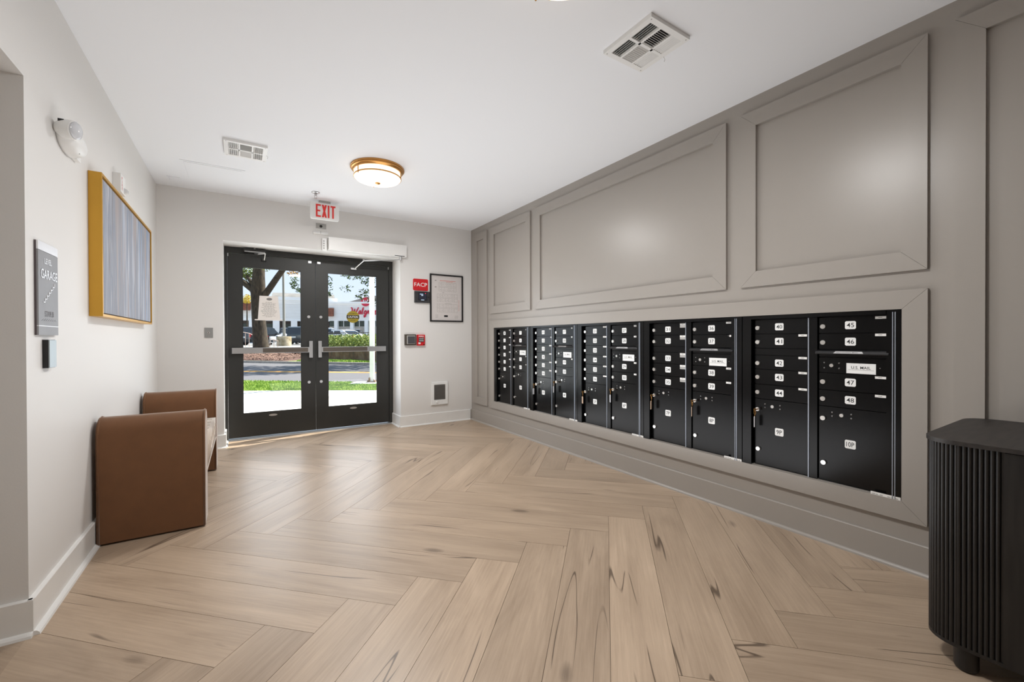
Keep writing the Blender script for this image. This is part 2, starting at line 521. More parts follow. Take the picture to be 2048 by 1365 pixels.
base('baseboard_right', (XR, -1.5), (XR, YB), (-1, 0), TAUPE, 0.148, 0.016, 0.017)

# ------------------------------------------------------------------ entrance doors
fr = MB()
fr.box((OX0 + .001, DY, 0.0), (-.140, DY + .10, OZ - .001), .003).box((1.717, DY, 0.0), (OX1 - .001, DY + .10, OZ - .001), .003)
fr.box((-.140, DY, 2.172), (1.717, DY + .10, OZ - .001), .003)
struct(fr.build('trim_7', DARKM))
struct(MB().prism([(OX0, DY - .03, 0), (OX0, DY + .12, 0), (OX0, DY + .11, .012), (OX0, DY - .015, .012)], (OX1 - OX0, 0, 0)).build('trim_8', SILVER))

def door(name, xa, xb, ga, gb, hinge_left, pads):
    zb, zt, gz0, gz1 = .022, 2.166, .297, 2.021
    y0, y1 = DY + .018, DY + .062
    r = struct(thing(name, ((xa + xb) / 2, DY + .04, zb)))
    MB().box((xa, y0, zb), (ga, y1, zt), .003).build('stile', DARKM, r)
    MB().box((gb, y0, zb), (xb, y1, zt), .003).build('stile', DARKM, r)
    MB().box((ga, y0, gz1), (gb, y1, zt), .003).build('rail', DARKM, r)
    MB().box((ga, y0, zb), (gb, y1, gz0), .003).build('rail', DARKM, r)
    MB().box((ga, y0 + .02, gz0), (gb, y0 + .026, gz1)).build('glass_pane', GLASS, r)
    gs = MB()
    for (p, q) in (((ga, y0 + .004, gz0), (ga + .006, y0 + .019, gz1)), ((gb - .006, y0 + .004, gz0), (gb, y0 + .019, gz1)),
                   ((ga, y0 + .004, gz0), (gb, y0 + .019, gz0 + .006)), ((ga, y0 + .004, gz1 - .006), (gb, y0 + .019, gz1))):
        gs.box(p, q)
    gs.build('glazing_bead', BLACKSM, r)
    # exit device: rail, pad, head
    h = -1 if hinge_left else 1
    xl = xb - .058 if hinge_left else xa + .042       # head centre
    xe = xa + .040 if hinge_left else xb - .058       # far end of rail
    xm = xe + (xl - xe) * (0.37 if hinge_left else .30)
    bar = MB().box((xe, y0 - .058, 1.006), (xl - h * -.02, y0 - .012, 1.072), .006)
    pb = bar.build('push_bar', SILVER, r)
    MB().box((xm, y0 - .066, 1.014), (xl + h * .035, y0 - .056, 1.064), .004).build('push_pad', PADM, pb)
    MB().box((xe - .004 * h * -1, y0 - .06, 1.004), (xe + .012 * -h * -1, y0 - .002, 1.074), .004).build('end_cap', DPLAS, pb)
    hd = MB().box((xl - .02, y0 - .05, .940), (xl + .02, y0, 1.148), .007, 2)
    hd.build('latch_head', SILVER, pb)
    for z in (1.452, .630):
        MB().cyl((xl - (.018 if hinge_left else -.018), y0 - .004, z), (xl - (.018 if hinge_left else -.018), y0 + .001, z), .0175, n=20).build('through_bolt', SILVER, r)
    ov = MB(); cx = (ga + gb) / 2 - .003
    ov.prism([(cx + .045 * math.cos(t * PI / 10), y0, .258 + .013 * math.sin(t * PI / 10)) for t in range(20)], (0, -.004, 0))
    ov.build('oval_badge', SILVER, r)
    MB().box((xl - .020, y0 - .010, 2.128), (xl + .016, y0, 2.152), .004).build('top_latch', SILVER, r)
    xh = xa + .004 if hinge_left else xb - .004
    MB().cyl((xh, y0 - .004, 2.13), (xh, y0 - .004, 2.165), .007, n=10).build('pivot', SILVER, r)
    return r
door('door_1', -.138, .785, .006, .624, True, None)
door('door_2', .789, 1.715, .933, 1.554, False, None)
SDR = DY + .018     # door face
# left door closer
t = thing('door_closer', (.13, DY, 2.16), 'dark bronze closer with folded silver arm at the head of the left door', 'door closer')
MB().box((.02, DY - .062, 2.182), (.245, DY - .001, 2.226), .006).build('body', DARKM, t)
MB().box((.03, DY - .066, 2.186), (.235, DY - .062, 2.196)).build('cover_strip', SILVER, t)
MB().cyl((.13, DY - .04, 2.226), (.13, DY - .04, 2.238), .012, n=12).build('spindle_cap', SILVER, t)
MB().tube([(.13, DY - .045, 2.176), (.165, DY - .10, 2.165), (.236, DY - .10, 2.176)], .006, 6).build('arm', SILVER, t)
MB().tube([(.236, DY - .10, 2.176), (.232, DY - .05, 2.14), (.228, DY - .014, 2.115)], .007, 6).build('forearm', SILVER, t)
MB().box((.205, DY - .012, 2.105), (.25, DY + .017, 2.128), .003).build('shoe', DARKM, t)
# right door automatic operator
t = thing('door_operator', (1.35, YB, 2.24), 'long white automatic door operator box above the right door', 'door operator')
MB().box((.878, YB - .085, 2.244), (1.828, YB - .001, 2.392), .004).build('housing', TRIMW, t)
MB().cyl((1.755, YB - .06, 2.200), (1.755, YB - .06, 2.244), .018, n=14).build('spindle', SILVER, t)
MB().box((1.67, YB - .086, 2.246), (1.80, YB - .084, 2.254)).build('slot', DPLAS, t)
MB().tube([(1.765, YB - .06, 2.206), (1.60, YB + .03, 2.20), (1.325, YB + .10, 2.180)], .008, 6).build('arm', SILVER, t)
MB().tube([(1.325, YB + .10, 2.180), (1.30, YB + .20, 2.15), (1.255, DY - .018, 2.098)], .008, 6).build('forearm', SILVER, t)
MB().cyl((1.325, YB + .10, 2.172), (1.325, YB + .10, 2.192), .013, n=12).build('elbow', SILVER, t)
MB().box((1.21, DY - .022, 2.085), (1.28, DY + .017, 2.108), .003).build('shoe', SILVER, t)
# sheet of paper in a clear holder on the left pane, caution disc on the right pane
yg = SDR + .020
t = thing('notice', (.277, yg, 1.40), 'white printed notice taped to the left door pane', 'notice')
PAPERB = mat('notice_paper', (230, 224, 218), 0.8)
MB().prism([(.178, yg - .004, 1.692), (.372, yg - .004, 1.692), (.396, yg - .004, 1.412), (.160, yg - .004, 1.412)], (0, .0015, 0)).build('sheet', PAPERB, t)
MB().box((.128, yg - .004, 1.398), (.420, yg - .0005, 1.412)).build('tape_strip', PAPERB, t)
pr = MB(); random.seed(3)
for i in range(15):
    z = 1.615 - i * .0125; w = random.uniform(.05, .088) if i not in (0, 14) else .035
    x = .275 - w
    while x < .275 + w:
        q = random.uniform(.012, .03); pr.box((x, yg - .0046, z), (min(x + q, .275 + w), yg - .0041, z + .0035)); x += q + .005
pr.build('printed_lines', INKG, t)
em = MB().prism([(.28 + .03 * math.cos(a), yg - .0042, 1.655 + .016 * math.sin(a)) for a in [PI * i / 8 for i in range(16)]], (0, -.0004, 0))
em.build('emblem', INKG, t)
t = thing('caution_sticker', (1.245, yg, 1.386), 'round yellow and black CAUTION sticker on the right door pane', 'sticker')
OCH = mat('sticker_yellow', (150, 132, 22), 0.5); SBLK = mat('sticker_black', (30, 28, 22), 0.5)
disc = [(1.245 + .082 * math.cos(2 * PI * i / 40), yg - .002, 1.465 + .079 * math.sin(2 * PI * i / 40)) for i in range(40)]
MB().prism(disc, (0, .0015, 0)).build('disc', OCH, t)
MB().prism([p for p in [(1.245 + s * .080, yg - .0022, 1.465 + z) for s, z in ((-1, -.022), (1, -.022), (1, .022), (-1, .022))]], (0, -.0004, 0)).build('band', SBLK, t)
MB().mesh(*text_fit('CAUTION', .128, .026, (1.245, yg - .0031, 1.465), (1, 0, 0), (0, 0, 1))).build('lettering', PLATEW, t)
MB().mesh(*text_fit('AUTOMATIC', .095, .014, (1.245, yg - .0024, 1.508), (1, 0, 0), (0, 0, 1))).build('lettering', SBLK, t)
MB().mesh(*text_fit('DOOR', .060, .016, (1.245, yg - .0024, 1.420), (1, 0, 0), (0, 0, 1))).build('lettering', SBLK, t)
# ------------------------------------------------------------------ mailboxes
def clone(src, name, mt_override, parent, off):
    o = src.copy(); COL.objects.link(o); o.parent = parent; o.location = off
    o.name = name
    return o
DZ = [1.2855, 1.194, 1.1025, 1.058, .968, .870, .776, .345]     # with an outgoing slot row
EZ = [1.2855, 1.194, 1.1025, 1.011, .9195, .828, .7365, .345]   # six doors over one parcel locker
units = [
    (4.835, .815, 'row6', [1, 2, 3, 4, 5, 6, '1P'], [7, 8, 9, 10, '2P'], 'first mailbox unit by the far corner, doors 1 to 10'),
    (4.010, .815, 'row6', [11, 12, 13, 14, 15, 16, '3P'], [17, 18, 19, 20, '4P'], 'second mailbox unit from the far corner, doors 11 to 20'),
    (3.190, .815, 'row6', [21, 22, 23, 24, 25, 26, '5P'], [27, 28, 29, 30, '6P'], 'middle mailbox unit of the black row, doors 21 to 30'),
    (2.370, .815, 'row5', [31, 32, 33, 34, 35, '7P'], [36, 37, 38, 39, '8P'], 'fourth mailbox unit from the far corner, doors 31 to 39'),
    (1.550, .803, 'row5', [40, 41, 42, 43, 44, '9P'], [45, 46, 47, 48, '10P'], 'last mailbox unit near the black sideboard, doors 40 to 48'),
]
RIV = mat('rivet_dark_chrome', (150, 150, 150), 0.25, metal=0.9)
HINGE = mat('hinge_edge', (150, 156, 166), 0.4, metal=0.5)
LABELW = mat('name_label', (232, 230, 226), 0.55)
KEYS = []
random.seed(11)
for yl, uw, kind, left, right, lab in units:
    root = thing('mailbox_unit', (XR, yl - uw / 2, MZ0), 'black metal ' + lab, 'mailboxes', 'black mailbox units in the right wall')
    def P(s, n, z): return (XR - n, yl - s, z)
    def B(mb, s0, s1, n0, n1, z0, z1, c=0.0): return mb.box(P(s0, n0, z0), P(s1, n1, z1), c)
    # surround: trim flange and the recessed carcass
    f = MB(); nf = .012
    B(f, .0, .056, -.05, nf, MZ0 - .02, MZ1, .003); B(f, .742 if uw > .81 else .745, uw, -.05, nf, MZ0 - .02, MZ1, .003)
    B(f, .056, .742, -.05, nf, 1.290, MZ1, .003); B(f, .056, .742, -.05, nf, MZ0 - .02, .338, .003)
    f.build('trim_frame', BLACKPC, root)
    c = MB(); B(c, .376, .426, -.05, -.006, .338, 1.290, .002)
    c.build('center_post', BLACKPC, root)
    c = MB(); B(c, .056, .742, -.40, -.048, .338, 1.290)
    c.build('carcass', BLACKSM, root)
    c = MB(); B(c, .379, .385, -.01, -.002, .345, 1.287, .001); B(c, .768, .772, .010, .015, .34, 1.30); B(c, .778, .782, .010, .015, .34, 1.30)
    c.build('edge_strips', HINGE, root)
    NF = -.016        # door face
    def lock(door, s, z, r=.0140):
        k = MB().cyl(P(s, NF, z), P(s, NF + .011, z), r, r * .92, n=14)
        k.cyl(P(s, NF + .011, z), P(s, NF + .0118, z), r * .55, n=10)
        return k.build('lock', CHROME, door)
    def plate(door, s, z, w, h, t, tw, th):
        k = MB().prism([P(s + a * (w / 2 - (.005 if b else 0)), NF, z + d * (h / 2 - (0 if b else .005))) for a, d, b in
                        ((-1, -1, 0), (-1, -1, 1), (1, -1, 1), (1, -1, 0), (1, 1, 0), (1, 1, 1), (-1, 1, 1), (-1, 1, 0))], (-.0012, 0, 0))
        k.build('number_plate', PLATEW, door)
        MB().mesh(*text_fit(t, tw, th, P(s, NF + .0016, z), (0, -1, 0), (0, 0, 1))).build('lettering', INK, door)
    def rivets(door, s, z, dx=.045, dz=.011):
        k = MB().cyl(P(s, NF, z), P(s, NF + .006, z), .0108, .0095, n=14); k.build('lock', CHROME, door)
        for a in (-1, 1):
            for b2 in (-1, 1):
                MB().lathe([(.0054, 0), (.0048, .003), (.0022, .0048)], P(s + a * dx, NF, z + b2 * dz), (-1, 0, 0), 8).build('rivet', RIV, door)
    for ci, (names, s0) in enumerate(((left, .065), (right, .432))):
        w = .308
        if ci == 0 and kind == 'row6':
            rows = [(EZ[i], EZ[i + 1], 'door') for i in range(6)] + [(EZ[6], EZ[7], 'parcel')]
        elif ci == 0:
            rows = [(DZ[0], DZ[1], 'door'), (DZ[1], DZ[2], 'door'), (DZ[2], DZ[3], 'blank')] + [(DZ[i], DZ[i + 1], 'door') for i in (3, 4, 5)] + [(DZ[6], DZ[7], 'parcel')]
        else:
            rows = [(DZ[0], DZ[1], 'door'), (DZ[1], DZ[2], 'door'), (DZ[2], DZ[3], 'slot'), (DZ[3], DZ[4], 'mail'), (DZ[4], DZ[5], 'door'), (DZ[5], DZ[6], 'door'), (DZ[6], DZ[7], 'parcel')]
        it = iter(names)
        for zt, zb, k in rows:
            gz = .0018
            if k in ('blank', 'slot'):
                d = MB(); B(d, s0, s0 + w, -.03, NF, zb + gz, zt - gz, .001)
                d = d.build('slot_panel', BLACKPC, root)
                if k == 'slot':
                    h = MB().prism([P(s0 - .008, NF + q, z) for q, z in ((0, zt - .002), (.026, zt - .010), (.034, zt - .022), (.030, zt - .027), (0, zt - .018))], (0, -(w + .022), 0), .0012)
                    h.build('outgoing_slot_hood', BLACKSM, d)
                    lb = MB().prism([P(s, NF + q, z) for s, q, z in ((s0 + .082, .0335, zt - .0208), (s0 + .218, .0335, zt - .0208), (s0 + .210, .0262, zt - .0098), (s0 + .09, .0262, zt - .0098))], (-.0004, 0, .0008))
                    lb.build('slot_label', SILVER, d)
                    nn = Vector((-.008, 0, -.012)).normalized()
                    u = Vector((.0073, 0, .0110)).normalized()
                    MB().mesh(*text_fit('OUTGOING MAIL', .10, .006, Vector(P(s0 + .15, .0305, zt - .0148)), (0, -1, 0), u)).build('lettering', INK, d)
                continue
            d = MB(); B(d, s0, s0 + w, -.03, NF, zb + gz, zt - gz, .0012)
            d = d.build({'door': 'door', 'parcel': 'parcel_door', 'mail': 'mail_carrier_door'}[k], BLACKPC, root)
            hg = MB(); B(hg, s0 + w + .0004, s0 + w + .0075, -.024, NF - .001, zb + .005, zt - .005); hg.build('hinge_edge', HINGE, d)
            if k == 'door':
                n = next(it); lock(d, s0 + .021, zt - .052)
                plate(d, s0 + .150, zt - .047, .050, .044, str(n), .034 if n > 9 else .014, .024)
                if n not in (40, 20):
                    wl = .022 if n in (37, 8, 12) else .046
                    lb = MB(); B(lb, s0 + w - .004 - wl, s0 + w - .004, NF, NF + .0009, zt - .017, zt - .004)
                    lb.build('name_label', LABELW, d)
                    mk = MB(); B(mk, s0 + w - .036, s0 + w - .020, NF + .0009, NF + .0012, zt - .0115, zt - .009); mk.build('label_print', INKG, d)
                if n in (31, 32, 33, 34, 35):
                    lb = MB(); B(lb, s0 + w - .050, s0 + w - .002, NF, NF + .0006, zt - .036, zt - .0175); lb.build('label_film', GPLAS, d)
            elif k == 'mail':
                rivets(d, s0 + .062, (zt + zb) / 2 - .002, .036, .015)
                lb = MB(); B(lb, s0 + .132, s0 + .262, NF, NF + .0011, zt - .086, zt - .030); lb.build('sign_plate', PLATEW, d)
                MB().mesh(*text_fit('U.S. MAIL', .086, .0155, P(s0 + .197, NF + .0014, zt - .053), (0, -1, 0), (0, 0, 1))).build('lettering', INK, d)
                mk = MB(); B(mk, s0 + .14, s0 + .254, NF + .0011, NF + .0014, zt - .0665, zt - .065); mk.build('sign_rule', INKG, d)
                MB().lathe([(.0042, 0), (.0036, .0025), (.0016, .004)], P(s0 + .280, NF, (zt + zb) / 2 - .006), (-1, 0, 0), 8).build('rivet', RIV, d)
            else:
                n = next(it)
                zl = zt - (.070 if kind == 'row5' or ci else .088)
                lock(d, s0 + .021, zl)
                lock(d, s0 + .024, .45 if kind == 'row5' or ci else .425)
                rivets(d, s0 + .110, zl + .027 + (.004 if ci == 0 and kind == 'row6' else 0))
                plate(d, s0 + .150, zt - (.198 if kind == 'row5' or ci else .170), .050, .047, n, .036 if len(n) > 2 else .032, .026)
                if n in ('3P', '4P', '5P', '6P', '7P', '8P', '9P'):
                    KEYS.append((n, yl - s0 - .021, zl))
    st = MB(); B(st, uw - .122, uw - .001, nf, nf + .0012, MZ0 - .018, MZ0 + .013); sk = st.build('maker_sticker', LABELW, root)
    mk = MB()
    for q in range(7):
        s = uw - .115 + q * .0155
        if q != 3: B(mk, s, s + random.uniform(.008, .013), nf + .0012, nf + .0015, MZ0 + .001, MZ0 + .004); B(mk, s, s + random.uniform(.006, .012), nf + .0012, nf + .0015, MZ0 - .008, MZ0 - .005)
    mk.build('sticker_print', INKG, sk)
# keys left in seven parcel locks
kcol = {'3P': TAGW, '4P': TAGW, '5P': TAGB, '6P': TAGW, '7P': TAGB, '8P': TAGB, '9P': TAGW}
kw = {'3P': 'white', '4P': 'white', '5P': 'beige', '6P': 'white', '7P': 'beige', '8P': 'beige', '9P': 'white'}
for n, y, z in KEYS:
    x = XR + .016 - .012
    rz = random.uniform(-.5, .5)
    t = thing('key_tag', (x - .03, y, z - .12), '%s key tag on a brass ring hanging from the lock of parcel locker %s' % (kw[n], n), 'key', 'keys left in the parcel locks')
    MB().box((x, y - .001, z - .004), (x - .018, y + .001, z + .004)).prism([(x - .016 - .011 + .011 * math.cos(a), y - .001, z + .011 * math.sin(a)) for a in [PI * i / 6 for i in range(12)]], (0, .002, 0)).build('key', BRASS, t)
    rg = MB().tube([(x - .027 + .011 * math.cos(a) * math.cos(.9), y + .011 * math.cos(a) * math.sin(.9), z - .020 + .013 * math.sin(a)) for a in [2 * PI * i / 14 for i in range(14)]], .0013, 6, True)
    rg.build('ring', BRASS, t)
    MB().tube([(x - .027, y, z - .032), (x - .028, y + .001, z - .045)], .0014, 6).build('clip', BRASS, t)
    ca, sa = math.cos(.75 + rz), math.sin(.75 + rz)
    wv = Vector((-ca * .012, -sa * .012, 0)); cc = Vector((x - .028, y, z - .078))
    tg = MB().prism([cc - wv + Vector((0, 0, -.034)), cc + wv + Vector((0, 0, -.034)), cc + wv + Vector((0, 0, .028)), cc + wv * .5 + Vector((0, 0, .034)), cc - wv * .5 + Vector((0, 0, .034)), cc - wv + Vector((0, 0, .028))], wv.cross(Vector((0, 0, 1))).normalized() * .004, .0006)
    tg.build('tag', kcol[n], t)

# ------------------------------------------------------------------ ceiling fittings
GLOW = mat('frosted_lamp_glass', (255, 238, 216), 0.5, emit=LAMP)
def ceiling_lamp(cx, cy, label):
    t = thing('ceiling_lamp', (cx, cy, HC - .14), label, 'ceiling light', 'round brass ceiling lights')
    o = (cx, cy, HC)
    MB().lathe([(.150, 0), (.236, 0), (.238, -.014), (.230, -.016), (.230, -.026), (.220, -.030), (.212, -.040), (.150, -.040)], o, n=48).build('canopy', BRASS, t, 'sharp')
    MB().lathe([(.10, -.030), (.204, -.034), (.206, -.086), (.205, -.096), (.190, -.110), (.150, -.122), (.09, -.131), (.03, -.135), (.0, -.135)], o, n=48).build('diffuser', GLOW, t, 'full')
    MB().lathe([(.207, -.084), (.2105, -.084), (.2105, -.094), (.207, -.094)], o, n=48).build('band', BRASS, t, 'sharp')
    for k in range(3):
        a = math.radians(-35 + 120 * k)
        p = Vector((cx + .214 * math.cos(a), cy + .214 * math.sin(a), HC))
        MB().cyl(p + Vector((0, 0, -.034)), p + Vector((0, 0, -.108)), .0042, n=8).build('strut', BRASS, t)
    MB().lathe([(.0, -.149), (.010, -.148), (.023, -.142), (.023, -.136), (.0, -.134)], o, n=16).build('finial', BRASS, t, 'sharp')
    ld = bpy.data.lights.new('lamp_light', 'AREA'); ld.shape = 'DISK'; ld.size = .36; ld.energy = LAMP_WATTS; ld.color = (1.0, .99, .98)
    lo = bpy.data.objects.new('lamp_light', ld); COL.objects.link(lo); lo.parent = t; lo.location = (0, 0, -.02)
    return t
ceiling_lamp(1.06, 3.95, 'round frosted ceiling lamp in a brass frame, in front of the exit sign')
ceiling_lamp(1.06, 1.28, 'round frosted ceiling lamp cut off by the top of the photo')

def vent(cx, cy, label):
    W2, D2 = .150, .160
    t = thing('ceiling_vent', (cx, cy, HC - .024), label, 'air vent', 'white ceiling air vents')
    zt, zb = HC - .0005, HC - .020
    b = MB()
    b.box((cx - W2, cy - D2, zb), (cx - W2 + .030, cy + D2, zt), .003).box((cx + W2 - .030, cy - D2, zb), (cx + W2, cy + D2, zt), .003)
    b.box((cx - W2 + .03, cy - D2, zb), (cx + W2 - .03, cy - D2 + .030, zt), .003).box((cx - W2 + .03, cy + D2 - .03, zb), (cx + W2 - .03, cy + D2, zt), .003)
    b.box((cx - W2 + .03, cy - .008, zb), (cx + W2 - .03, cy + .008, zt), .001)
    xs = [cx - W2 + .03, cx - .052, cx - .040, cx + .040, cx + .052, cx + W2 - .03]
    for k in (1, 3): b.box((xs[k], cy - D2 + .03, zb), (xs[k + 1], cy + D2 - .03, zt), .001)
    b.build('face_frame', WPLAS, t)
    MB().box((cx - W2 + .028, cy - D2 + .028, HC - .003), (cx + W2 - .028, cy + D2 - .028, HC - .0008)).build('duct_shade', mat('vent_dark', (70, 70, 70), .8), t)  # dark plate paints in the shade of a duct recess
    for y0, y1 in ((cy - D2 + .03, cy - .008), (cy + .008, cy + D2 - .03)):
        for (xa, xb, sg) in ((xs[0], xs[1], 1), (xs[4], xs[5], -1)):
            n = 5
            for i in range(n):
                x = xa + (xb - xa) * (i + .5) / n; h = .0055
                MB().prism([(x - h * .9, y0, zb + (.0 if sg > 0 else .013)), (x + h * .9, y0, zb + (.013 if sg > 0 else 0)), (x + h * .9 + .0012, y0, zb + (.013 if sg > 0 else 0)), (x - h * .9 + .0012, y0, zb + (.0 if sg > 0 else .013))], (0, y1 - y0, 0)).build('slat', WPLAS, t)
        n = 10
        sg = 1 if y0 < cy - .01 else -1
        for i in range(n):
            y = y0 + (y1 - y0) * (i + .5) / n; h = .0052
            a, c = (0, .013) if sg > 0 else (.013, 0)
            MB().prism([(xs[2], y - h, zb + a), (xs[2], y + h, zb + c), (xs[2], y + h + .0012, zb + c), (xs[2], y - h + .0012, zb + a)], (xs[3] - xs[2], 0, 0)).build('slat', WPLAS, t)
    MB().tube([(cx + W2 - .004, cy, zb), (cx + W2 + .008, cy, zb - .010), (cx + W2 + .002, cy, zb - .026)], .002, 6).build('damper_lever', WPLAS, t)
    for sx in (-1, 1):
        for sy in (-1, 1):
            MB().cyl((cx + sx * (W2 - .016), cy + sy * (D2 - .012), zb - .001), (cx + sx * (W2 - .016), cy + sy * (D2 - .012), zb), .0035, n=8).build('screw', GPLAS, t)
vent(1.82, 1.524, 'white ceiling vent above the mailboxes, nearest the camera')
vent(.036, 4.13, 'white ceiling vent near the access hatch by the left wall')
def hatch(x0, x1, y0, y1, label, fl):
    t = thing('access_hatch', ((x0 + x1) / 2, (y0 + y1) / 2, HC - .004), label, 'access hatch')
    f = MB()
    for a, b in (((x0, y0), (x1, y0 + fl)), ((x0, y1 - fl), (x1, y1)), ((x0, y0 + fl), (x0 + fl, y1 - fl)), ((x1 - fl, y0 + fl), (x1, y1 - fl))):
        f.box((*a, HC - .003), (*b, HC - .0004))
    f.build('frame', CEIL, t)
    MB().box((x0 + fl + .003, y0 + fl + .003, HC - .0045), (x1 - fl - .003, y1 - fl - .003, HC - .0004)).build('lid', CEIL, t)
hatch(-.452, .034, 4.66, 5.142, 'large white access hatch flush in the ceiling by the left wall', .026)
hatch(-.60, -.50, 5.19, 5.32, 'small white access plate in the ceiling corner over the back wall', .012)
# sprinkler
t = thing('sprinkler', (.672, 4.95, HC - .075), 'small chrome sprinkler head on the ceiling above the exit sign', 'sprinkler')
MB().lathe([(.0, 0), (.042, 0), (.040, -.006), (.022, -.012), (.0, -.012)], (.672, 4.95, HC), n=24).build('escutcheon', SILVER, t, 'sharp')
MB().lathe([(.011, -.012), (.013, -.024), (.008, -.034), (.0, -.034)], (.672, 4.95, HC), n=12).build('body', SILVER, t)
for s in (-1, 1): MB().tube([(.672 + s * .010, 4.95, HC - .030), (.672 + s * .012, 4.95, HC - .045), (.672 + s * .003, 4.95, HC - .062)], .0022, 6).build('yoke_arm', SILVER, t)
MB().cyl((.672, 4.95, HC - .066), (.672, 4.95, HC - .062), .015, n=16).build('deflector', SILVER, t)

# ------------------------------------------------------------------ back wall fittings
BR, BU = (1, 0, 0), (0, 0, 1)
def onb(x, z, n=0.0): return (x, YB - n, z)
# exit sign hangs from the ceiling just in front of the back wall
EY = 5.20
t = thing('exit_sign', (.802, EY, 2.52), 'white EXIT sign with red letters hanging from the ceiling above the doors', 'sign')
cxe, ze0, ze1 = .802, 2.528, 2.712
rr = .018; x0, x1 = cxe - .150, cxe + .150
rp = [(x0 + rr - rr * math.cos(a), EY, ze0 + rr - rr * math.sin(a)) for a in (0, PI / 6, PI / 3, PI / 2)] + [(x1 - rr + rr * math.sin(a), EY, ze0 + rr - rr * math.cos(a)) for a in (0, PI / 6, PI / 3, PI / 2)] + [(x1, EY, ze1), (x0, EY, ze1)]
MB().prism(rp, (0, .042, 0), .003).build('housing', WPLAS, t)
MB().box((cxe - .06, EY + .002, ze1), (cxe + .06, EY + .04, HC - .001), .003).build('ceiling_mount', GPLAS, t)
for i, ch in enumerate('EXIT'):
    cxl = cxe + .008 + (-.077, -.015, .030, .077)[i]
    lw = (.052, .052, .018, .052)[i]
    zc = (ze0 + ze1) / 2 + .001; hh = .071; w = .0175
    L = MB(); y0, y1 = EY - .0035, EY - .0002
    bx = lambda a, b, c, d: L.box((a, y0, c), (b, y1, d))
    if ch == 'E':
        bx(cxl - lw / 2, cxl - lw / 2 + w, zc - hh, zc + hh)
        for zz in (zc - hh, zc - w / 2, zc + hh - w): bx(cxl - lw / 2 + w, cxl + lw / 2 - (.006 if zz == zc - w / 2 else 0), zz, zz + w)
    elif ch == 'X':
        for s in (-1, 1):
            a = cxl - s * lw / 2; b = cxl + s * lw / 2
            pts = [(a, zc - hh), (a + s * w * 1.15, zc - hh), (b, zc + hh), (b - s * w * 1.15, zc + hh)]
            L.prism([(p[0], y1, p[1]) for p in pts], (0, -.0033 - (.0002 if s > 0 else 0), 0))
    elif ch == 'I':
        bx(cxl - w / 2, cxl + w / 2, zc - hh, zc + hh)
    else:
        bx(cxl - w / 2, cxl + w / 2, zc - hh, zc + hh - w); bx(cxl - lw / 2, cxl + lw / 2, zc + hh - w, zc + hh)
    L.build('letter', REDL, t)
# little sensors between sign and doors
t = thing('sensor_plate', onb(.806, 2.49), 'small grey wall plate with a black eye just below the exit sign', 'sensor')
MB().box(onb(.750, 2.494, .0005), onb(.862, 2.553, .008), .002).build('plate', GPLAS, t)
MB().lathe([(.016, 0), (.015, .004), (.008, .007), (.0, .008)], onb(.804, 2.522, .008), (0, -1, 0), 18).build('eye', BLACKSM, t, 'full')
t = thing('door_sensor', onb(.80, 2.42), 'slim white bar sensor on the wall below the grey plate', 'sensor')
MB().prism([(.718, YB - q, z) for q, z in ((.0005, 2.455), (.018, 2.455), (.030, 2.436), (.022, 2.424), (.0005, 2.420))], (.165, 0, 0), .002).build('housing', WPLAS, t)
MB().box((.795, YB - .031, 2.428), (.80, YB - .018, 2.456)).build('seam', GPLAS, t)
t = thing('magnetic_contact', onb(.835, 2.225), 'upright white switch box beside the door operator', 'sensor')
MB().box((.812, YB - .040, 2.226), (.862, YB - .0005, 2.376), .004).build('housing', WPLAS, t)
for k in range(4): MB().box((.822, YB - .0415, 2.25 + .028 * k), (.838, YB - .039, 2.266 + .028 * k)).build('key_pad', GPLAS, t)
# key switch plate on the left
t = thing('switch_plate', onb(-.297, 1.189), 'steel key switch plate on the back wall left of the doors', 'switch')
MB().box(onb(-.334, 1.189, .0005), onb(-.261, 1.296, .006), .002).build('plate', STEEL, t)
MB().cyl(onb(-.298, 1.243, .006), onb(-.298, 1.243, .011), .012, n=14).build('key_cylinder', CHROME, t)
MB().box(onb(-.3, 1.238, .011), onb(-.296, 1.25, .0115)).build('key_slot', INK, t)
# FACP sign
t = thing('fire_panel_sign', onb(2.047, 1.822), 'red rounded FACP sign beside the framed plan', 'sign')
def rrect(x0, x1, z0, z1, r, n, k=5):
    p = []
    for cx, cz, a0 in ((x1 - r, z1 - r, 0), (x0 + r, z1 - r, PI / 2), (x0 + r, z0 + r, PI), (x1 - r, z0 + r, 1.5 * PI)):
        p += [(cx + r * math.cos(a0 + i * PI / 2 / (k - 1)), YB - n, cz + r * math.sin(a0 + i * PI / 2 / (k - 1))) for i in range(k)]
    return p
MB().prism(rrect(1.940, 2.152, 1.824, 1.982, .018, .0005), (0, -.006, 0)).build('plate', REDP, t)
MB().mesh(*text_fit('FACP', .180, .052, onb(2.046, 1.905, .0075), BR, BU)).build('lettering', PLATEW, t)
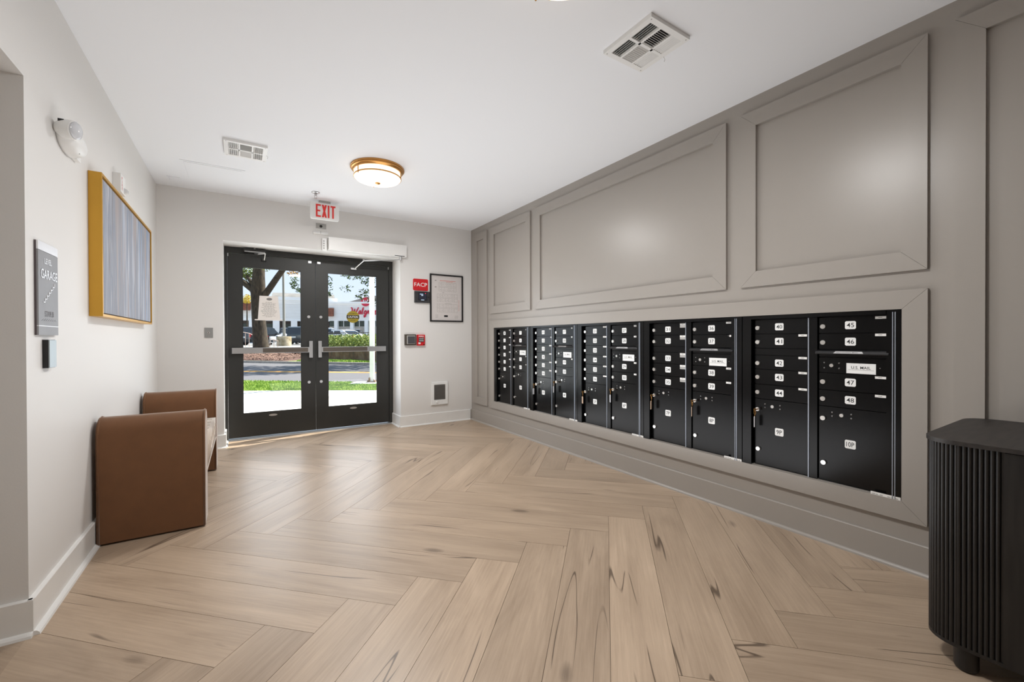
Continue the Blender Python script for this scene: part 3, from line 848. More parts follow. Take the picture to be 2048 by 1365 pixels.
# annunciator
t = thing('alarm_annunciator', onb(2.06, 1.66), 'dark alarm keypad with a small screen below the red FACP sign', 'alarm panel')
MB().box(onb(1.955, 1.660, .0005), onb(2.165, 1.813, .032), .005).build('case', DPLAS, t)
MB().box(onb(2.002, 1.690, .032), onb(2.126, 1.800, .034), .002).build('screen_bezel', BLACKSM, t)
MB().box(onb(2.010, 1.704, .034), onb(2.118, 1.792, .0345)).build('screen', mat('screen_blue', (38, 44, 60), .15), t)
MB().box(onb(2.024, 1.770, .0345), onb(2.070, 1.778, .0350)).box(onb(2.044, 1.752, .0345), onb(2.070, 1.761, .0350)).box(onb(2.04, 1.692, .034), onb(2.085, 1.699, .0345)).build('screen_text', mat('screen_text', (190, 210, 235), .5, emit=.6), t)
MB().box(onb(2.096, 1.782, .0345), onb(2.110, 1.789, .0350)).build('status_light', mat('led_red', (230, 60, 70), .5, emit=1.0), t)
MB().cyl(onb(2.146, 1.735, .032), onb(2.146, 1.735, .036), .009, n=12).build('key_lock', BLACKSM, t)
# framed evacuation plan
t = thing('framed_plan', onb(2.424, 1.405), 'framed evacuation plan in a thin black frame on the back wall', 'picture')
x0, x1, z0, z1, w = 2.176, 2.672, 1.408, 2.066, .018
for a, b in (((x0, z0), (x1, z0 + w)), ((x0, z1 - w), (x1, z1)), ((x0, z0 + w), (x0 + w, z1 - w)), ((x1 - w, z0 + w), (x1, z1 - w))):
    MB().box(onb(*a, .0005), onb(*b, .022), .002).build('frame_rail', BLACKSM, t)
sh = MB().box(onb(x0 + w, z0 + w, .004), onb(x1 - w, z1 - w, .008)).build('sheet', mat('plan_paper', (206, 200, 197), .7), t)
gp, rp_ = MB(), MB()
random.seed(5)
def ln(mb, xa, za, xb, zb, t2=.0016):
    mb.box(onb(min(xa, xb) - t2 / 2, min(za, zb) - t2 / 2, .008), onb(max(xa, xb) + t2 / 2, max(za, zb) + t2 / 2, .0084))
for (pz0, pz1, px0, px1) in ((1.835, 1.955, 2.310, 2.570), (1.690, 1.795, 2.282, 2.590), (1.545, 1.655, 2.282, 2.590)):
    ln(gp, px0, pz0, px1, pz0); ln(gp, px0, pz1, px1, pz1); ln(gp, px0, pz0, px0, pz1); ln(gp, px1, pz0, px1, pz1)
    zm = (pz0 + pz1) / 2; ln(gp, px0, zm + .008, px1, zm + .008); ln(gp, px0, zm - .008, px1, zm - .008)
    n = 7
    for i in range(1, n):
        x = px0 + (px1 - px0) * i / n + random.uniform(-.006, .006)
        if random.random() < .8: ln(gp, x, zm + .008, x, pz1)
        if random.random() < .8: ln(gp, x, pz0, x, zm - .008)
        q = random.uniform(.006, .014); xx = x - .022; ln(gp, xx, pz1 - .02, xx + q, pz1 - .02, .003); ln(gp, xx, pz0 + .02, xx + q, pz0 + .02, .003)
for i in range(13): ln(rp_, 2.325 + i * .0185, 1.980, 2.337 + i * .0185, 1.980, .006)
for i in range(5): ln(rp_, 2.42 + i * .02, 1.966, 2.434 + i * .02, 1.966, .004)
for k in range(8): ln(rp_, 2.604, 1.71 - k * .02, 2.618, 1.71 - k * .02, .004)
for k in range(4): ln(gp, 2.255, 1.50 - k * .012, 2.295, 1.50 - k * .012, .002); ln(gp, 2.545, 1.495 - k * .012, 2.60, 1.495 - k * .012, .002)
ln(gp, 2.40, 1.662, 2.50, 1.662, .003); ln(gp, 2.36, 1.815, 2.385, 1.815, .004)
for k in range(2): ln(gp, 2.254, 1.978 - k * .09, 2.268, 1.978 - k * .09, .010)
ex = MB().box(onb(2.385, 1.475, .008), onb(2.441, 1.50, .0086))
gp.build('plan_drawing', INKG, sh); rp_.build('plan_heading', INKR, sh); ex.build('plan_stamp', INK, sh)
# push button and pull station
t = thing('door_button', onb(1.891, 1.085), 'square grey door release button in a bronze box left of the red pull station', 'button')
MB().box(onb(1.818, 1.085, .0005), onb(1.966, 1.230, .040), .006).build('box', mat('bronze_box', (74, 66, 58), .45, metal=.3), t)
MB().box(onb(1.838, 1.102, .040), onb(1.952, 1.216, .044), .003).build('bezel', GPLAS, t)
MB().box(onb(1.850, 1.110, .044), onb(1.946, 1.204, .052), .004).build('push_plate', mat('button_grey', (92, 92, 96), .35, metal=.5), t)
t = thing('fire_pull_station', onb(2.037, 1.08), 'red fire alarm pull station with a white handle on the back wall', 'fire alarm')
MB().box(onb(1.984, 1.080, .0005), onb(2.092, 1.226, .036), .008, 2).build('case', REDP, t)
MB().mesh(*text_fit('FIRE', .070, .024, onb(2.040, 1.203, .0375), BR, BU)).build('lettering', PLATEW, t)
MB().box(onb(2.002, 1.128, .036), onb(2.078, 1.186, .040), .002).build('label_field', INK, t)
MB().box(onb(2.008, 1.166, .040), onb(2.072, 1.173, .0405)).box(onb(2.008, 1.140, .040), onb(2.072, 1.147, .0405)).build('label_text', PLATEW, t)
MB().box(onb(1.998, 1.100, .036), onb(2.026, 1.122, .046), .003).build('handle', PLATEW, t)
MB().cyl(onb(2.078, 1.094, .036), onb(2.078, 1.094, .039), .009, n=12).build('reset_lock', INK, t)
# wall heater
t = thing('wall_heater', onb(2.31, .258), 'white wall heater with a dark grille low on the back wall', 'heater')
x0, x1, z0, z1 = 2.192, 2.428, .260, .570
f = MB()
for a, b in (((x0, z0), (x1, z0 + .065)), ((x0, z1 - .034), (x1, z1)), ((x0, z0 + .065), (x0 + .034, z1 - .034)), ((x1 - .034, z0 + .065), (x1, z1 - .034))):
    f.box(onb(*a, .0005), onb(*b, .024))
f.build('face', WPLAS, t)
rim = MB().tube([onb(*p, .012) for p in ((x0, z0), (x1, z0), (x1, z1), (x0, z1))], .010, 8, True); rim.build('rim', WPLAS, t, 'sharp')
MB().box(onb(x0 + .034, z0 + .065, .001), onb(x1 - .034, z1 - .034, .006)).build('grille_back', GPLAS, t)
gl = MB()
for i in range(19):
    z = z0 + .072 + i * .0106
    gl.prism([onb(x0 + .034, z, .008), onb(x0 + .034, z + .004, .008), onb(x0 + .034, z + .0015, .020), onb(x0 + .034, z - .001, .020)], (x1 - x0 - .068, 0, 0))
g = gl.build('grille_fins', mat('fin_grey', (128, 122, 116), .5, metal=.3), t); g['kind'] = 'stuff'
MB().lathe([(.014, 0), (.013, .012), (.0, .013)], onb(x0 + .075, z0 + .034, .024), (0, -1, 0), 16).build('knob', WPLAS, t, 'sharp')

# ------------------------------------------------------------------ left wall fittings
LR, LU = (0, 1, 0), (0, 0, 1)
def onl(y, z, n=0.0): return (XL + n, y, z)
# painting
def art_mat():
    M = bpy.data.materials.new('abstract_canvas'); M.use_nodes = True
    n = M.node_tree; b = n.nodes['Principled BSDF']; b.inputs['Roughness'].default_value = .75
    tcn = n.nodes.new('ShaderNodeTexCoord')
    def nz(sc, s, det, dist):
        mp = n.nodes.new('ShaderNodeMapping'); mp.inputs['Scale'].default_value = s
        x = n.nodes.new('ShaderNodeTexNoise'); x.inputs['Scale'].default_value = sc; x.inputs['Detail'].default_value = det; x.inputs['Distortion'].default_value = dist
        n.links.new(tcn.outputs['Object'], mp.inputs[0]); n.links.new(mp.outputs[0], x.inputs['Vector']); return x.outputs['Fac']
    a = nz(1.0, (1, 17, 1.5), 7, .7)
    r = n.nodes.new('ShaderNodeValToRGB'); e = r.color_ramp.elements
    e[0].position = .30; e[0].color = (*lin((112, 113, 121)), 1); e[1].position = .70; e[1].color = (*lin((168, 176, 190)), 1)
    for p, c in ((.42, (148, 150, 157)), (.52, (132, 138, 150)), (.60, (172, 173, 180))):
        q = r.color_ramp.elements.new(p); q.color = (*lin(c), 1)
    n.links.new(a, r.inputs[0])
    b2 = nz(1.0, (1, 9, .7), 3, .4)
    r2 = n.nodes.new('ShaderNodeMapRange'); r2.inputs[1].default_value = .55; r2.inputs[2].default_value = .68
    n.links.new(b2, r2.inputs[0])
    m1 = n.nodes.new('ShaderNodeMixRGB'); m1.inputs[2].default_value = (*lin((158, 148, 146)), 1)
    n.links.new(r2.outputs[0], m1.inputs[0]); n.links.new(r.outputs[0], m1.inputs[1])
    # blue wash towards the far right side
    b3 = nz(1.0, (1, 16, .5), 2, .3)
    r3 = n.nodes.new('ShaderNodeMapRange'); r3.inputs[1].default_value = .56; r3.inputs[2].default_value = .66; r3.inputs[4].default_value = .85
    n.links.new(b3, r3.inputs[0])
    sx = n.nodes.new('ShaderNodeSeparateXYZ'); n.links.new(tcn.outputs['Object'], sx.inputs[0])
    gy = n.nodes.new('ShaderNodeMapRange'); gy.inputs[1].default_value = -.3; gy.inputs[2].default_value = .75; gy.inputs[3].default_value = .15; gy.inputs[4].default_value = 1.0
    n.links.new(sx.outputs['Y'], gy.inputs[0])
    pm = n.nodes.new('ShaderNodeMath'); pm.operation = 'MULTIPLY'; n.links.new(r3.outputs[0], pm.inputs[0]); n.links.new(gy.outputs[0], pm.inputs[1])
    m2 = n.nodes.new('ShaderNodeMixRGB'); m2.inputs[2].default_value = (*lin((120, 150, 186)), 1)
    n.links.new(pm.outputs[0], m2.inputs[0]); n.links.new(m1.outputs[0], m2.inputs[1])
    n.links.new(m2.outputs[0], b.inputs['Base Color'])
    return M
GOLD = mat('gold_frame', (206, 156, 58), .34, metal=.55, var=.06, vscale=3)
y0, y1, z0, z1, dp, w = 3.262, 4.815, 1.304, 2.117, .058, .014
t = thing('painting', onl((y0 + y1) / 2, z0), 'large blue grey abstract painting in a deep gold frame on the left wall', 'painting')
for a, b in (((y0, z0), (y1, z0 + w)), ((y0, z1 - w), (y1, z1)), ((y0, z0 + w), (y0 + w, z1 - w)), ((y1 - w, z0 + w), (y1, z1 - w))):
    MB().box(onl(*a, .001), onl(*b, dp), .001).build('frame_board', GOLD, t)
MB().box(onl(y0 + w, z0 + w, .006), onl(y1 - w, z1 - w, .030)).build('shadow_gap', BLACKSM, t)
MB().box(onl(y0 + w + .008, z0 + w + .008, .030), onl(y1 - w - .008, z1 - w - .008, .050), .002).build('canvas', art_mat(), t)
# stair sign
SGN = mat('sign_grey', (140, 140, 142), .5, metal=.15, var=.05)
SGD = mat('sign_edge', (84, 74, 76), .5)
SLV = mat('sign_silver', (232, 232, 234), .35, metal=.3)
t = thing('stair_sign', onl(2.634, 1.19), 'grey plaque reading LEVEL GARAGE STAIR B on the left wall', 'sign')
MB().box(onl(2.525, 1.192, .0005), onl(2.745, 1.585, .007)).build('backing', SGD, t)
MB().box(onl(2.525, 1.232, .007), onl(2.745, 1.546, .0125)).build('face', SGN, t)
MB().box(onl(2.525, 1.548, .007), onl(2.745, 1.585, .0125)).build('top_band', SLV, t)
MB().box(onl(2.525, 1.192, .007), onl(2.745, 1.229, .0125)).build('bottom_band', SGN, t)
MB().box(onl(2.525, 1.229, .007), onl(2.745, 1.232, .0130)).build('rule', SLV, t)
MB().mesh(*text_fit('LEVEL', .078, .024, onl(2.628, 1.508, .014), LR, LU)).build('lettering', SLV, t)
MB().mesh(*text_fit('GARAGE', .182, .040, onl(2.640, 1.452, .014), LR, LU)).build('lettering', SLV, t)
MB().mesh(*text_fit('STAIR B', .098, .024, onl(2.640, 1.283, .014), LR, LU)).build('lettering', SGD, t)
ic = MB()
for k in range(6):
    ya = 2.572 + k * .0215; za = 1.330 + k * .0145
    ic.box(onl(ya, za, .0125), onl(ya + .0215, za + .0035, .0145)); ic.box(onl(ya + .018, za, .0125), onl(ya + .0215, za + .018, .0145))
ic.build('stair_symbol', SLV, t)
br = MB()
for k in range(22): br.box(onl(2.556 + k * .0075, 1.252 + (k % 3) * .003, .0125), onl(2.559 + k * .0075, 1.2545 + (k % 3) * .003, .0135))
br.build('braille', SGN, t)
# card reader
t = thing('card_reader', onl(2.642, 1.05), 'small black and silver card reader below the stair sign', 'card reader')
MB().box(onl(2.603, 1.050, .0005), onl(2.682, 1.172, .019), .004).build('case', BLACKSM, t)
MB().box(onl(2.603, 1.052, .019), onl(2.682, 1.170, .0225), .002).build('face', mat('reader_face', (150, 158, 160), .3, metal=.5), t)
# emergency light
t = thing('emergency_light', onl(2.90, 2.07), 'white oval emergency light with one round lamp above the stair sign', 'emergency light')
b = MB(); NA, NB = 24, 9
vs = []; fs = []
for j in range(NB + 1):
    ph = j / NB * PI / 2
    for i in range(NA):
        a = 2 * PI * i / NA
        vs.append(onl(2.905 + .128 * math.cos(a) * math.cos(ph) ** .55, 2.132 + .060 * math.sin(a) * math.cos(ph) ** .55, .002 + .066 * math.sin(ph)))
for j in range(NB):
    for i in range(NA): fs.append((j * NA + i, j * NA + (i + 1) % NA, (j + 1) * NA + (i + 1) % NA, (j + 1) * NA + i))
fs.append(tuple(range(NA - 1, -1, -1)))
b.add(vs, fs).build('base', WPLAS, t, 'full')
MB().box(onl(2.985, 2.085, .001), onl(3.05, 2.175, .022), .004).build('mount_plate', WPLAS, t)
hd = Vector((.93, -.33, -.12)).normalized(); hc = Vector(onl(2.745, 2.140, .082)) - hd * .02
MB().lathe([(.0, -.060), (.026, -.056), (.038, -.040), (.043, -.012), (.043, .010), (.0405, .013), (.0, .013)], hc, hd, 28).build('lamp_head', WPLAS, t, 'sharp')
MB().lathe([(.0395, .013), (.037, .017), (.024, .022), (.0, .024)], hc, hd, 28).build('lens', mat('lens_clear', (206, 208, 212), .12, spec=.8), t, 'full')
MB().tube([onl(2.79, 2.140, .05), tuple(hc - hd * .04)], .022, 10).build('neck', WPLAS, t)
q_ = hc - hd * .035 + Vector((-.0, -.030, .026))
MB().box(q_ - Vector((.010, .004, .006)), q_ + Vector((.010, .004, .006))).build('slot', INK, t)
MB().cyl(onl(2.90, 2.090, .044), onl(2.90, 2.087, .054), .005, n=10).build('indicator', GPLAS, t)
# fire strobe above the painting
t = thing('fire_strobe', onl(3.865, 2.16), 'small white fire alarm strobe on the wall just above the painting', 'fire alarm')
MB().box(onl(3.800, 2.165, .0005), onl(3.935, 2.287, .042), .004).build('case', WPLAS, t)
MB().prism([onl(3.890, 2.180, n_) if False else (XL + n_, 3.885, z_) for n_, z_ in ((.042, 2.176), (.060, 2.184), (.060, 2.204), (.042, 2.212))], (0, .040, 0), .003).build('flash_lens', mat('strobe_lens', (222, 224, 226), .15), t)
for k, ch in enumerate('FIRE'):
    MB().mesh(*text_fit(ch, .022 if ch != 'I' else .006, .018, onl(3.838, 2.262 - k * .023, .0428), LR, LU)).build('lettering', REDP, t)
# ------------------------------------------------------------------ bench
VELVET = mat('brown_velvet', (106, 70, 41), 0.85, bump=0.12, bscale=700, sheen=0.9, var=.06, vscale=14)
VELSEAT = mat('velvet_seat_sheen', (184, 168, 152), 0.85, bump=0.25, bscale=60, sheen=0.9)  # brown velvet lightened: its sheen in side light is put into the colour
BX0, BX1 = XL + .022, -.198
t = thing('bench', ((BX0 + BX1) / 2, 4.0, 0), 'brown velvet bench with two rolled arms and a seat coloured pale for sheen by the left wall', 'bench')
def arm(ya, yb, outer):
    zt, r = .722, .095
    sg = 1 if outer > 0 else -1
    yo, yi = (ya, yb) if outer < 0 else (yb, ya)       # outer and inner face
    prof = [(yo, .012)]
    cy_ = yo - sg * r
    for k in range(9):
        a = PI * k / 8
        prof.append((cy_ + sg * r * math.cos(a), zt - r + r * math.sin(a)))
    prof += [(yi, zt - r - .07), (yi, .012)]
    b = MB().prism([(BX0, y, z) for y, z in prof], (BX1 - BX0, 0, 0), .012, 2)
    o = b.build('arm', VELVET, t, 'sharp')
    pp = [(y, z) for y, z in prof]
    for xx in (BX0 + .008, BX1 - .006):
        MB().tube([(xx, y, z) for y, z in pp], .0055, 6).build('piping', VELVET, o, 'full')
    return o
arm(3.262, 3.452, -1)
arm(4.600, 4.790, 1)
# seat: thick cushion, softly crowned
bm = bmesh.new()
vs = []; NX, NY = 8, 14
sx0, sx1, sy0, sy1 = BX0 + .012, BX1 - .004, 3.453, 4.599
g_ = MB()
P_ = [(sx0, sy0, .315), (sx1, sy0, .315), (sx1, sy1, .315), (sx0, sy1, .315), (sx0, sy0, .478), (sx1, sy0, .478), (sx1, sy1, .478), (sx0, sy1, .478)]
bm.free()
g_.box((sx0, sy0, .300), (sx1, sy1, .478), .030, 4)
so_ = g_.build('seat', VELSEAT, t, 'full')
for i in range(1, 8):
    y = sy0 + (sy1 - sy0) * i / 8
    MB().tube([(sx1 + .0005, y, .33), (sx1 + .0005, y + .02, .44), (sx1 - .022, y + .03, .4785), (sx0 + .05, y + .05, .4785)], .0035, 5).build('seam', VELSEAT, so_)
MB().tube([(sx1 - .002, sy0, .302), (sx1 - .002, sy1, .302)], .006, 6).build('piping', VELSEAT, so_)
for y in (3.50, 4.55):
    pass

# ------------------------------------------------------------------ sideboard
BWOOD = patch_mat('black_oak', (15, 14, 14), (30, 28, 27), 4, 0.42, 6, 0.08, stretch=(14, 14, 1.2))
BTOP = patch_mat('black_oak_top', (28, 25, 23), (48, 43, 40), 4, 0.5, 6, 0.08, stretch=(2, 14, 14))
SX0, SX1, SYF, SYN = 2.098, 2.792, .510, -1.20
t = thing('sideboard', ((SX0 + SX1) / 2, (SYF + SYN) / 2, 0), 'black sideboard with ribbed rounded ends against the taupe wall', 'sideboard')
def outline(ins, r, k=10):
    p = []
    x0, x1, y0, y1 = SX0 + ins, SX1 - ins, SYN + ins, SYF - ins
    for cx, cy, a0 in ((x1 - r, y1 - r, 0), (x0 + r, y1 - r, PI / 2), (x0 + r, y0 + r, PI), (x1 - r, y0 + r, 1.5 * PI)):
        p += [(cx + r * math.cos(a0 + i * PI / 2 / (k - 1)), cy + r * math.sin(a0 + i * PI / 2 / (k - 1))) for i in range(k)]
    return p
MB().prism([(x, y, .792) for x, y in outline(0, .10)], (0, 0, .015), .003).build('top', BTOP, t, 'sharp')
MB().prism([(x, y, .082) for x, y in outline(.014, .088)], (0, 0, .708)).build('carcass', BWOOD, t, 'sharp')
MB().prism([(x, y, .0815) for x, y in outline(.008, .09)], (0, 0, .012)).build('bottom_panel', BWOOD, t, 'sharp')
# ribs follow the outline: front edge up to the plain door, round the corner, along the end, round the rear corner
path = []
yy = .316
while yy < SYF - .10: path.append((SX0 + .010, yy, PI)); yy += .0131
R_ = .090
na = 11
for i in range(na):
    a = PI - (i + .3) * (PI / 2) / na
    path.append((SX0 + .010 + R_ + R_ * math.cos(a), SYF - .010 - R_ + R_ * math.sin(a), a))
xx = SX0 + .105
while xx < SX1 - .10: path.append((xx, SYF - .010, PI / 2)); xx += .0131
for i in range(na):
    a = PI / 2 - (i + .3) * (PI / 2) / na
    path.append((SX1 - .010 - R_ + R_ * math.cos(a), SYF - .010 - R_ + R_ * math.sin(a), a))
rib = MB(); rr_ = .0063
pf = [(rr_ * .35 + rr_ * .75 * math.cos(q) if False else rr_ * math.cos(q), rr_ * math.sin(q)) for q in [-PI / 2 + PI * i / 7 for i in range(8)]]
rib.prism([(p[0], p[1], 0) for p in pf], (0, 0, .700))
rme = rib.build('rib', BWOOD, local=True)
for p in rme.data.polygons: p.use_smooth = True
rme.data.set_sharp_from_angle(angle=math.radians(40))
first = True
for x, y, a in path:
    o = rme if first else rme.copy()
    if not first: COL.objects.link(o)
    first = False
    o.parent = t; ox, oy, oz = t['_o']
    o.location = (x - .004 * math.cos(a) - ox, y - .004 * math.sin(a) - oy, .0905 - oz); o.rotation_euler = (0, 0, a)
for k in range(3):
    y1 = .303 - k * .50
    MB().box((SX0 + .005, y1 - .494, .088), (SX0 + .020, y1, .789), .0015).build('door', BWOOD, t)
for lx, ly in ((2.145, .395), (2.74, .395), (2.145, -1.08), (2.74, -1.08)):
    MB().lathe([(.0, 0), (.024, .0), (.030, .006), (.032, .014), (.032, .083), (.0, .083)], (lx, ly, 0), n=20).build('leg', BWOOD, t, 'sharp')

# ------------------------------------------------------------------ street outside
CP_, SP_ = math.cos(YAW), math.sin(YAW)
def W(u, d, z): return (u * CP_ + d * SP_, -u * SP_ + d * CP_, z)
RZ = -YAW
CONC = patch_mat('sidewalk_concrete', (226, 222, 214), (240, 237, 230), 6, .9)
CURB = patch_mat('curb_concrete', (150, 142, 132), (176, 168, 158), 9, .9)
ASPH = patch_mat('asphalt', (92, 91, 94), (112, 110, 112), 40, .92)
LAWN = patch_mat('lawn', (104, 132, 50), (150, 170, 84), 14, .95)
GRASSB = patch_mat('grass_blades', (96, 138, 40), (176, 196, 96), 5, .9)
MULCH = patch_mat('mulch', (64, 44, 36), (118, 88, 76), 22, .95)
YEL = mat('road_yellow', (244, 178, 70), .8)
STONE = patch_mat('retaining_wall', (86, 70, 54), (128, 104, 84), 3, .9, c2=(112, 82, 62))
def slab(name, pts, z0, z1, mt):
    return MB().prism([W(u, d, z0) for u, d in pts], (0, 0, z1 - z0)).build(name, mt)
sw = struct(MB().prism([(-14, YB + .405, -.26), (8.9, YB + .405, -.26), (W(4, 9.9, 0)[0], W(4, 9.9, 0)[1], -.26), (W(-20, 9.9, 0)[0], W(-20, 9.9, 0)[1], -.26)], (0, 0, .20)).build('sidewalk', CURB))
gu = Vector((CP_, -SP_)); ga_ = W(0, 9.9, 0)
for ix in range(-5, 4):
    for iy in range(0, 6):
        x0 = 1.51 + ix * 1.52; y0 = YB + .41 + iy * 1.52
        poly = [(x0, y0), (x0 + 1.52, y0), (x0 + 1.52, y0 + 1.52), (x0, y0 + 1.52)]
        # clip against the grass edge d <= 9.9
        out = []
        f_ = lambda p: p[0] * SP_ + p[1] * CP_ - 9.885
        for i in range(4):
            a, b = poly[i], poly[(i + 1) % 4]
            if f_(a) <= 0: out.append(a)
            if (f_(a) <= 0) != (f_(b) <= 0):
                q = f_(a) / (f_(a) - f_(b)); out.append((a[0] + q * (b[0] - a[0]), a[1] + q * (b[1] - a[1])))
        if len(out) < 3: continue
        cx_ = sum(p[0] for p in out) / len(out); cy_ = sum(p[1] for p in out) / len(out)
        out = [(p[0] + (-.005 if p[0] > cx_ else .005), p[1] + (-.005 if p[1] > cy_ else .005)) for p in out]
        MB().prism([(p[0], p[1], -.06) for p in out], (0, 0, .03)).build('paving_slab', CONC, sw)
struct(slab('lawn', [(-32, 9.9), (4, 9.9), (4, 10.82), (-32, 15.77)], -.26, -.05, LAWN))
struct(slab('curb', [(-32, 15.77), (4, 10.82), (4, 11.00), (-32, 15.95)], -.26, -.06, CURB))
struct(slab('road', [(-40, 17.05), (4, 11.00), (4, 17.35), (-40, 31.4)], -.30, -.12, ASPH))
yl_ = lambda u, o: 16.06 - .158 * (u + 5.39) + o
for k, o_ in enumerate((-.02, .26)):
    struct(slab('road_marking', [(-32, yl_(-32, o_)), (3, yl_(3, o_)), (3, yl_(3, o_ + .11)), (-32, yl_(-32, o_ + .11))], -.12, -.115, YEL))
cu_ = lambda u, o: 20.78 - .32 * (u + 6.6) + o
struct(slab('curb', [(-40, cu_(-40, 0)), (4, cu_(4, 0)), (4, cu_(4, .18)), (-40, cu_(-40, .18))], -.30, -.005, CURB))
struct(slab('verge', [(-40, cu_(-40, .18)), (4, cu_(4, .18)), (4, 36), (-40, 36)], -.30, -.01, LAWN))
PARK = patch_mat('parking_lot', (134, 133, 132), (156, 154, 150), 20, .92)
struct(MB().prism([W(-60, 33.5, .0), W(15, 27.0, .0), W(15, 85, .0), W(-60, 85, .0)], (0, 0, .60)).build('parking_lot', PARK))
random.seed(21)
def blades(name, region, n, zf, h, mt, label):
    vs = []; fs = []
    for i in range(n):
        u, d = region()
        if -4.45 < u < -3.2 and 11.25 < d < 12.0: continue
        z = zf(u, d); a = random.uniform(0, PI); w_ = h * .22; hh = h * random.uniform(.5, 1.1)
        lx, ly = random.uniform(-.5, .5) * h, random.uniform(-.5, .5) * h
        x, y, _ = W(u, d, 0); k = len(vs)
        vs += [(x - w_ * math.cos(a), y - w_ * math.sin(a), z), (x + w_ * math.cos(a), y + w_ * math.sin(a), z), (x + lx, y + ly, z + hh)]
        fs.append((k, k + 1, k + 2))
    o = MB().add(vs, fs).build(name, mt)
    return tag(o, label, 'grass', kind='stuff')
blades('grass', lambda: (lambda u: (u, random.uniform(9.93, 11.80 - .1376 * (u + 3.78))))(random.uniform(-11, -1.5)), 26000, lambda u, d: -.05, .055, GRASSB, 'green grass strip between the white pavement and the road')
blades('grass', lambda: (lambda u: (u, random.uniform(cu_(u, .2), cu_(u, 1.3) if u < -9 else cu_(u, 2.0))))(random.uniform(-11.5, -4)), 12000, lambda u, d: -.01, .09, GRASSB, 'sunlit grass verge across the road below the retaining wall')
# mulch bed under the big tree
mv = []; mf = []; NU, ND = 26, 12
def mz(u, d):
    a = max(0, 1 - ((u + 18.2) / 6.4) ** 2); b_ = max(0, 1 - ((d - cu_(u, 3.4)) / 3.3) ** 2)
    return -.02 + .30 * a ** .6 * b_ ** .6
for i in range(NU + 1):
    for j in range(ND + 1):
        u = -24.6 + 12.8 * i / NU; d = cu_(u, .19) + 6.4 * j / ND
        mv.append(W(u, d, mz(u, d)))
for i in range(NU):
    for j in range(ND):
        a = i * (ND + 1) + j; mf.append((a, a + ND + 1, a + ND + 2, a + 1))
struct(MB().add(mv, mf).build('mulch_bed', MULCH, smooth='full'))
chips = MB()
for i in range(3600):
    u = random.uniform(-22.5, -12.4); d = cu_(u, random.uniform(.25, 5.0)); z = mz(u, d)
    if z < 0.0: continue
    x, y, _ = W(u, d, 0); a = random.uniform(0, PI); l = random.uniform(.03, .09); wq = random.uniform(.012, .03); tl = random.uniform(-.03, .05)
    c_, s_ = math.cos(a), math.sin(a)
    chips.add([(x - l * c_ + wq * s_, y - l * s_ - wq * c_, z + .01), (x + l * c_ + wq * s_, y + l * s_ - wq * c_, z + .02 + tl), (x + l * c_ - wq * s_, y + l * s_ + wq * c_, z + .035 + tl), (x - l * c_ - wq * s_, y - l * s_ + wq * c_, z + .025)], [(0, 1, 2, 3)])
tag(chips.build('mulch_chips', patch_mat('mulch_chip', (72, 48, 40), (152, 122, 106), 9, .95)), 'reddish brown mulch chips around the foot of the big tree', 'mulch', kind='stuff')

# trees
BARK = patch_mat('bark', (38, 32, 26), (88, 76, 60), 3, .95, 6, .6, stretch=(5, 5, 1.1))
LEAFG = patch_mat('leaf_green', (70, 96, 44), (150, 164, 74), 2.2, .8)
LEAFD = patch_mat('leaf_dark', (52, 76, 50), (120, 140, 72), 1.5, .8)
LEAFY = patch_mat('leaf_yellow', (206, 178, 50), (232, 214, 84), 2, .8)
def leaves(mb, c, r, n, size):
    for i in range(n):
        while True:
            q = Vector((random.uniform(-1, 1), random.uniform(-1, 1), random.uniform(-1, 1)))
            if q.length < 1: break
        p = Vector(c) + Vector((q.x * r[0], q.y * r[1], q.z * r[2]))
        a = Vector((random.uniform(-1, 1), random.uniform(-1, 1), random.uniform(-.7, .7))).normalized()
        b = a.orthogonal().normalized(); b = (b * math.cos(random.uniform(0, 6)) + a.cross(b) * math.sin(random.uniform(0, 6))).normalized()
        s = size * random.uniform(.6, 1.2)
        mb.add([p - a * s, p + b * s * .42, p + a * s, p - b * s * .42], [(0, 1, 2, 3)])
def limb(pts, rs, n=9): return MB().tube([W(*p) for p in pts], rs, n)
t = thing('tree', W(-17.8, 30, .2), 'big forked tree on the mulch bed, seen through the left door', 'tree')
limb([(-17.75, 30, .0), (-17.78, 30, .7), (-17.9, 30, 2.2), (-17.98, 30, 3.6), (-17.95, 30, 4.5), (-17.92, 30, 5.6), (-17.85, 30.1, 7.5), (-17.7, 30.2, 10)], [.66, .50, .44, .41, .47, .40, .30, .16], 14).build('trunk', BARK, t, 'full')
limb([(-18.0, 30, 4.0), (-18.3, 30, 4.7), (-18.9, 30, 5.15), (-20.3, 30, 5.9), (-22.3, 29.6, 7.4)], [.30, .25, .21, .17, .08]).build('branch', BARK, t, 'full')
limb([(-18.3, 30, 5.0), (-18.8, 30.2, 5.6), (-19.8, 30.4, 6.2)], [.14, .12, .05]).build('branch', BARK, t, 'full')
limb([(-17.75, 30, 4.0), (-17.3, 30, 4.55), (-16.5, 29.9, 5.6), (-15.4, 29.8, 7.0), (-13.6, 29.2, 9.2)], [.26, .22, .20, .17, .07]).build('branch', BARK, t, 'full')
fo = MB()
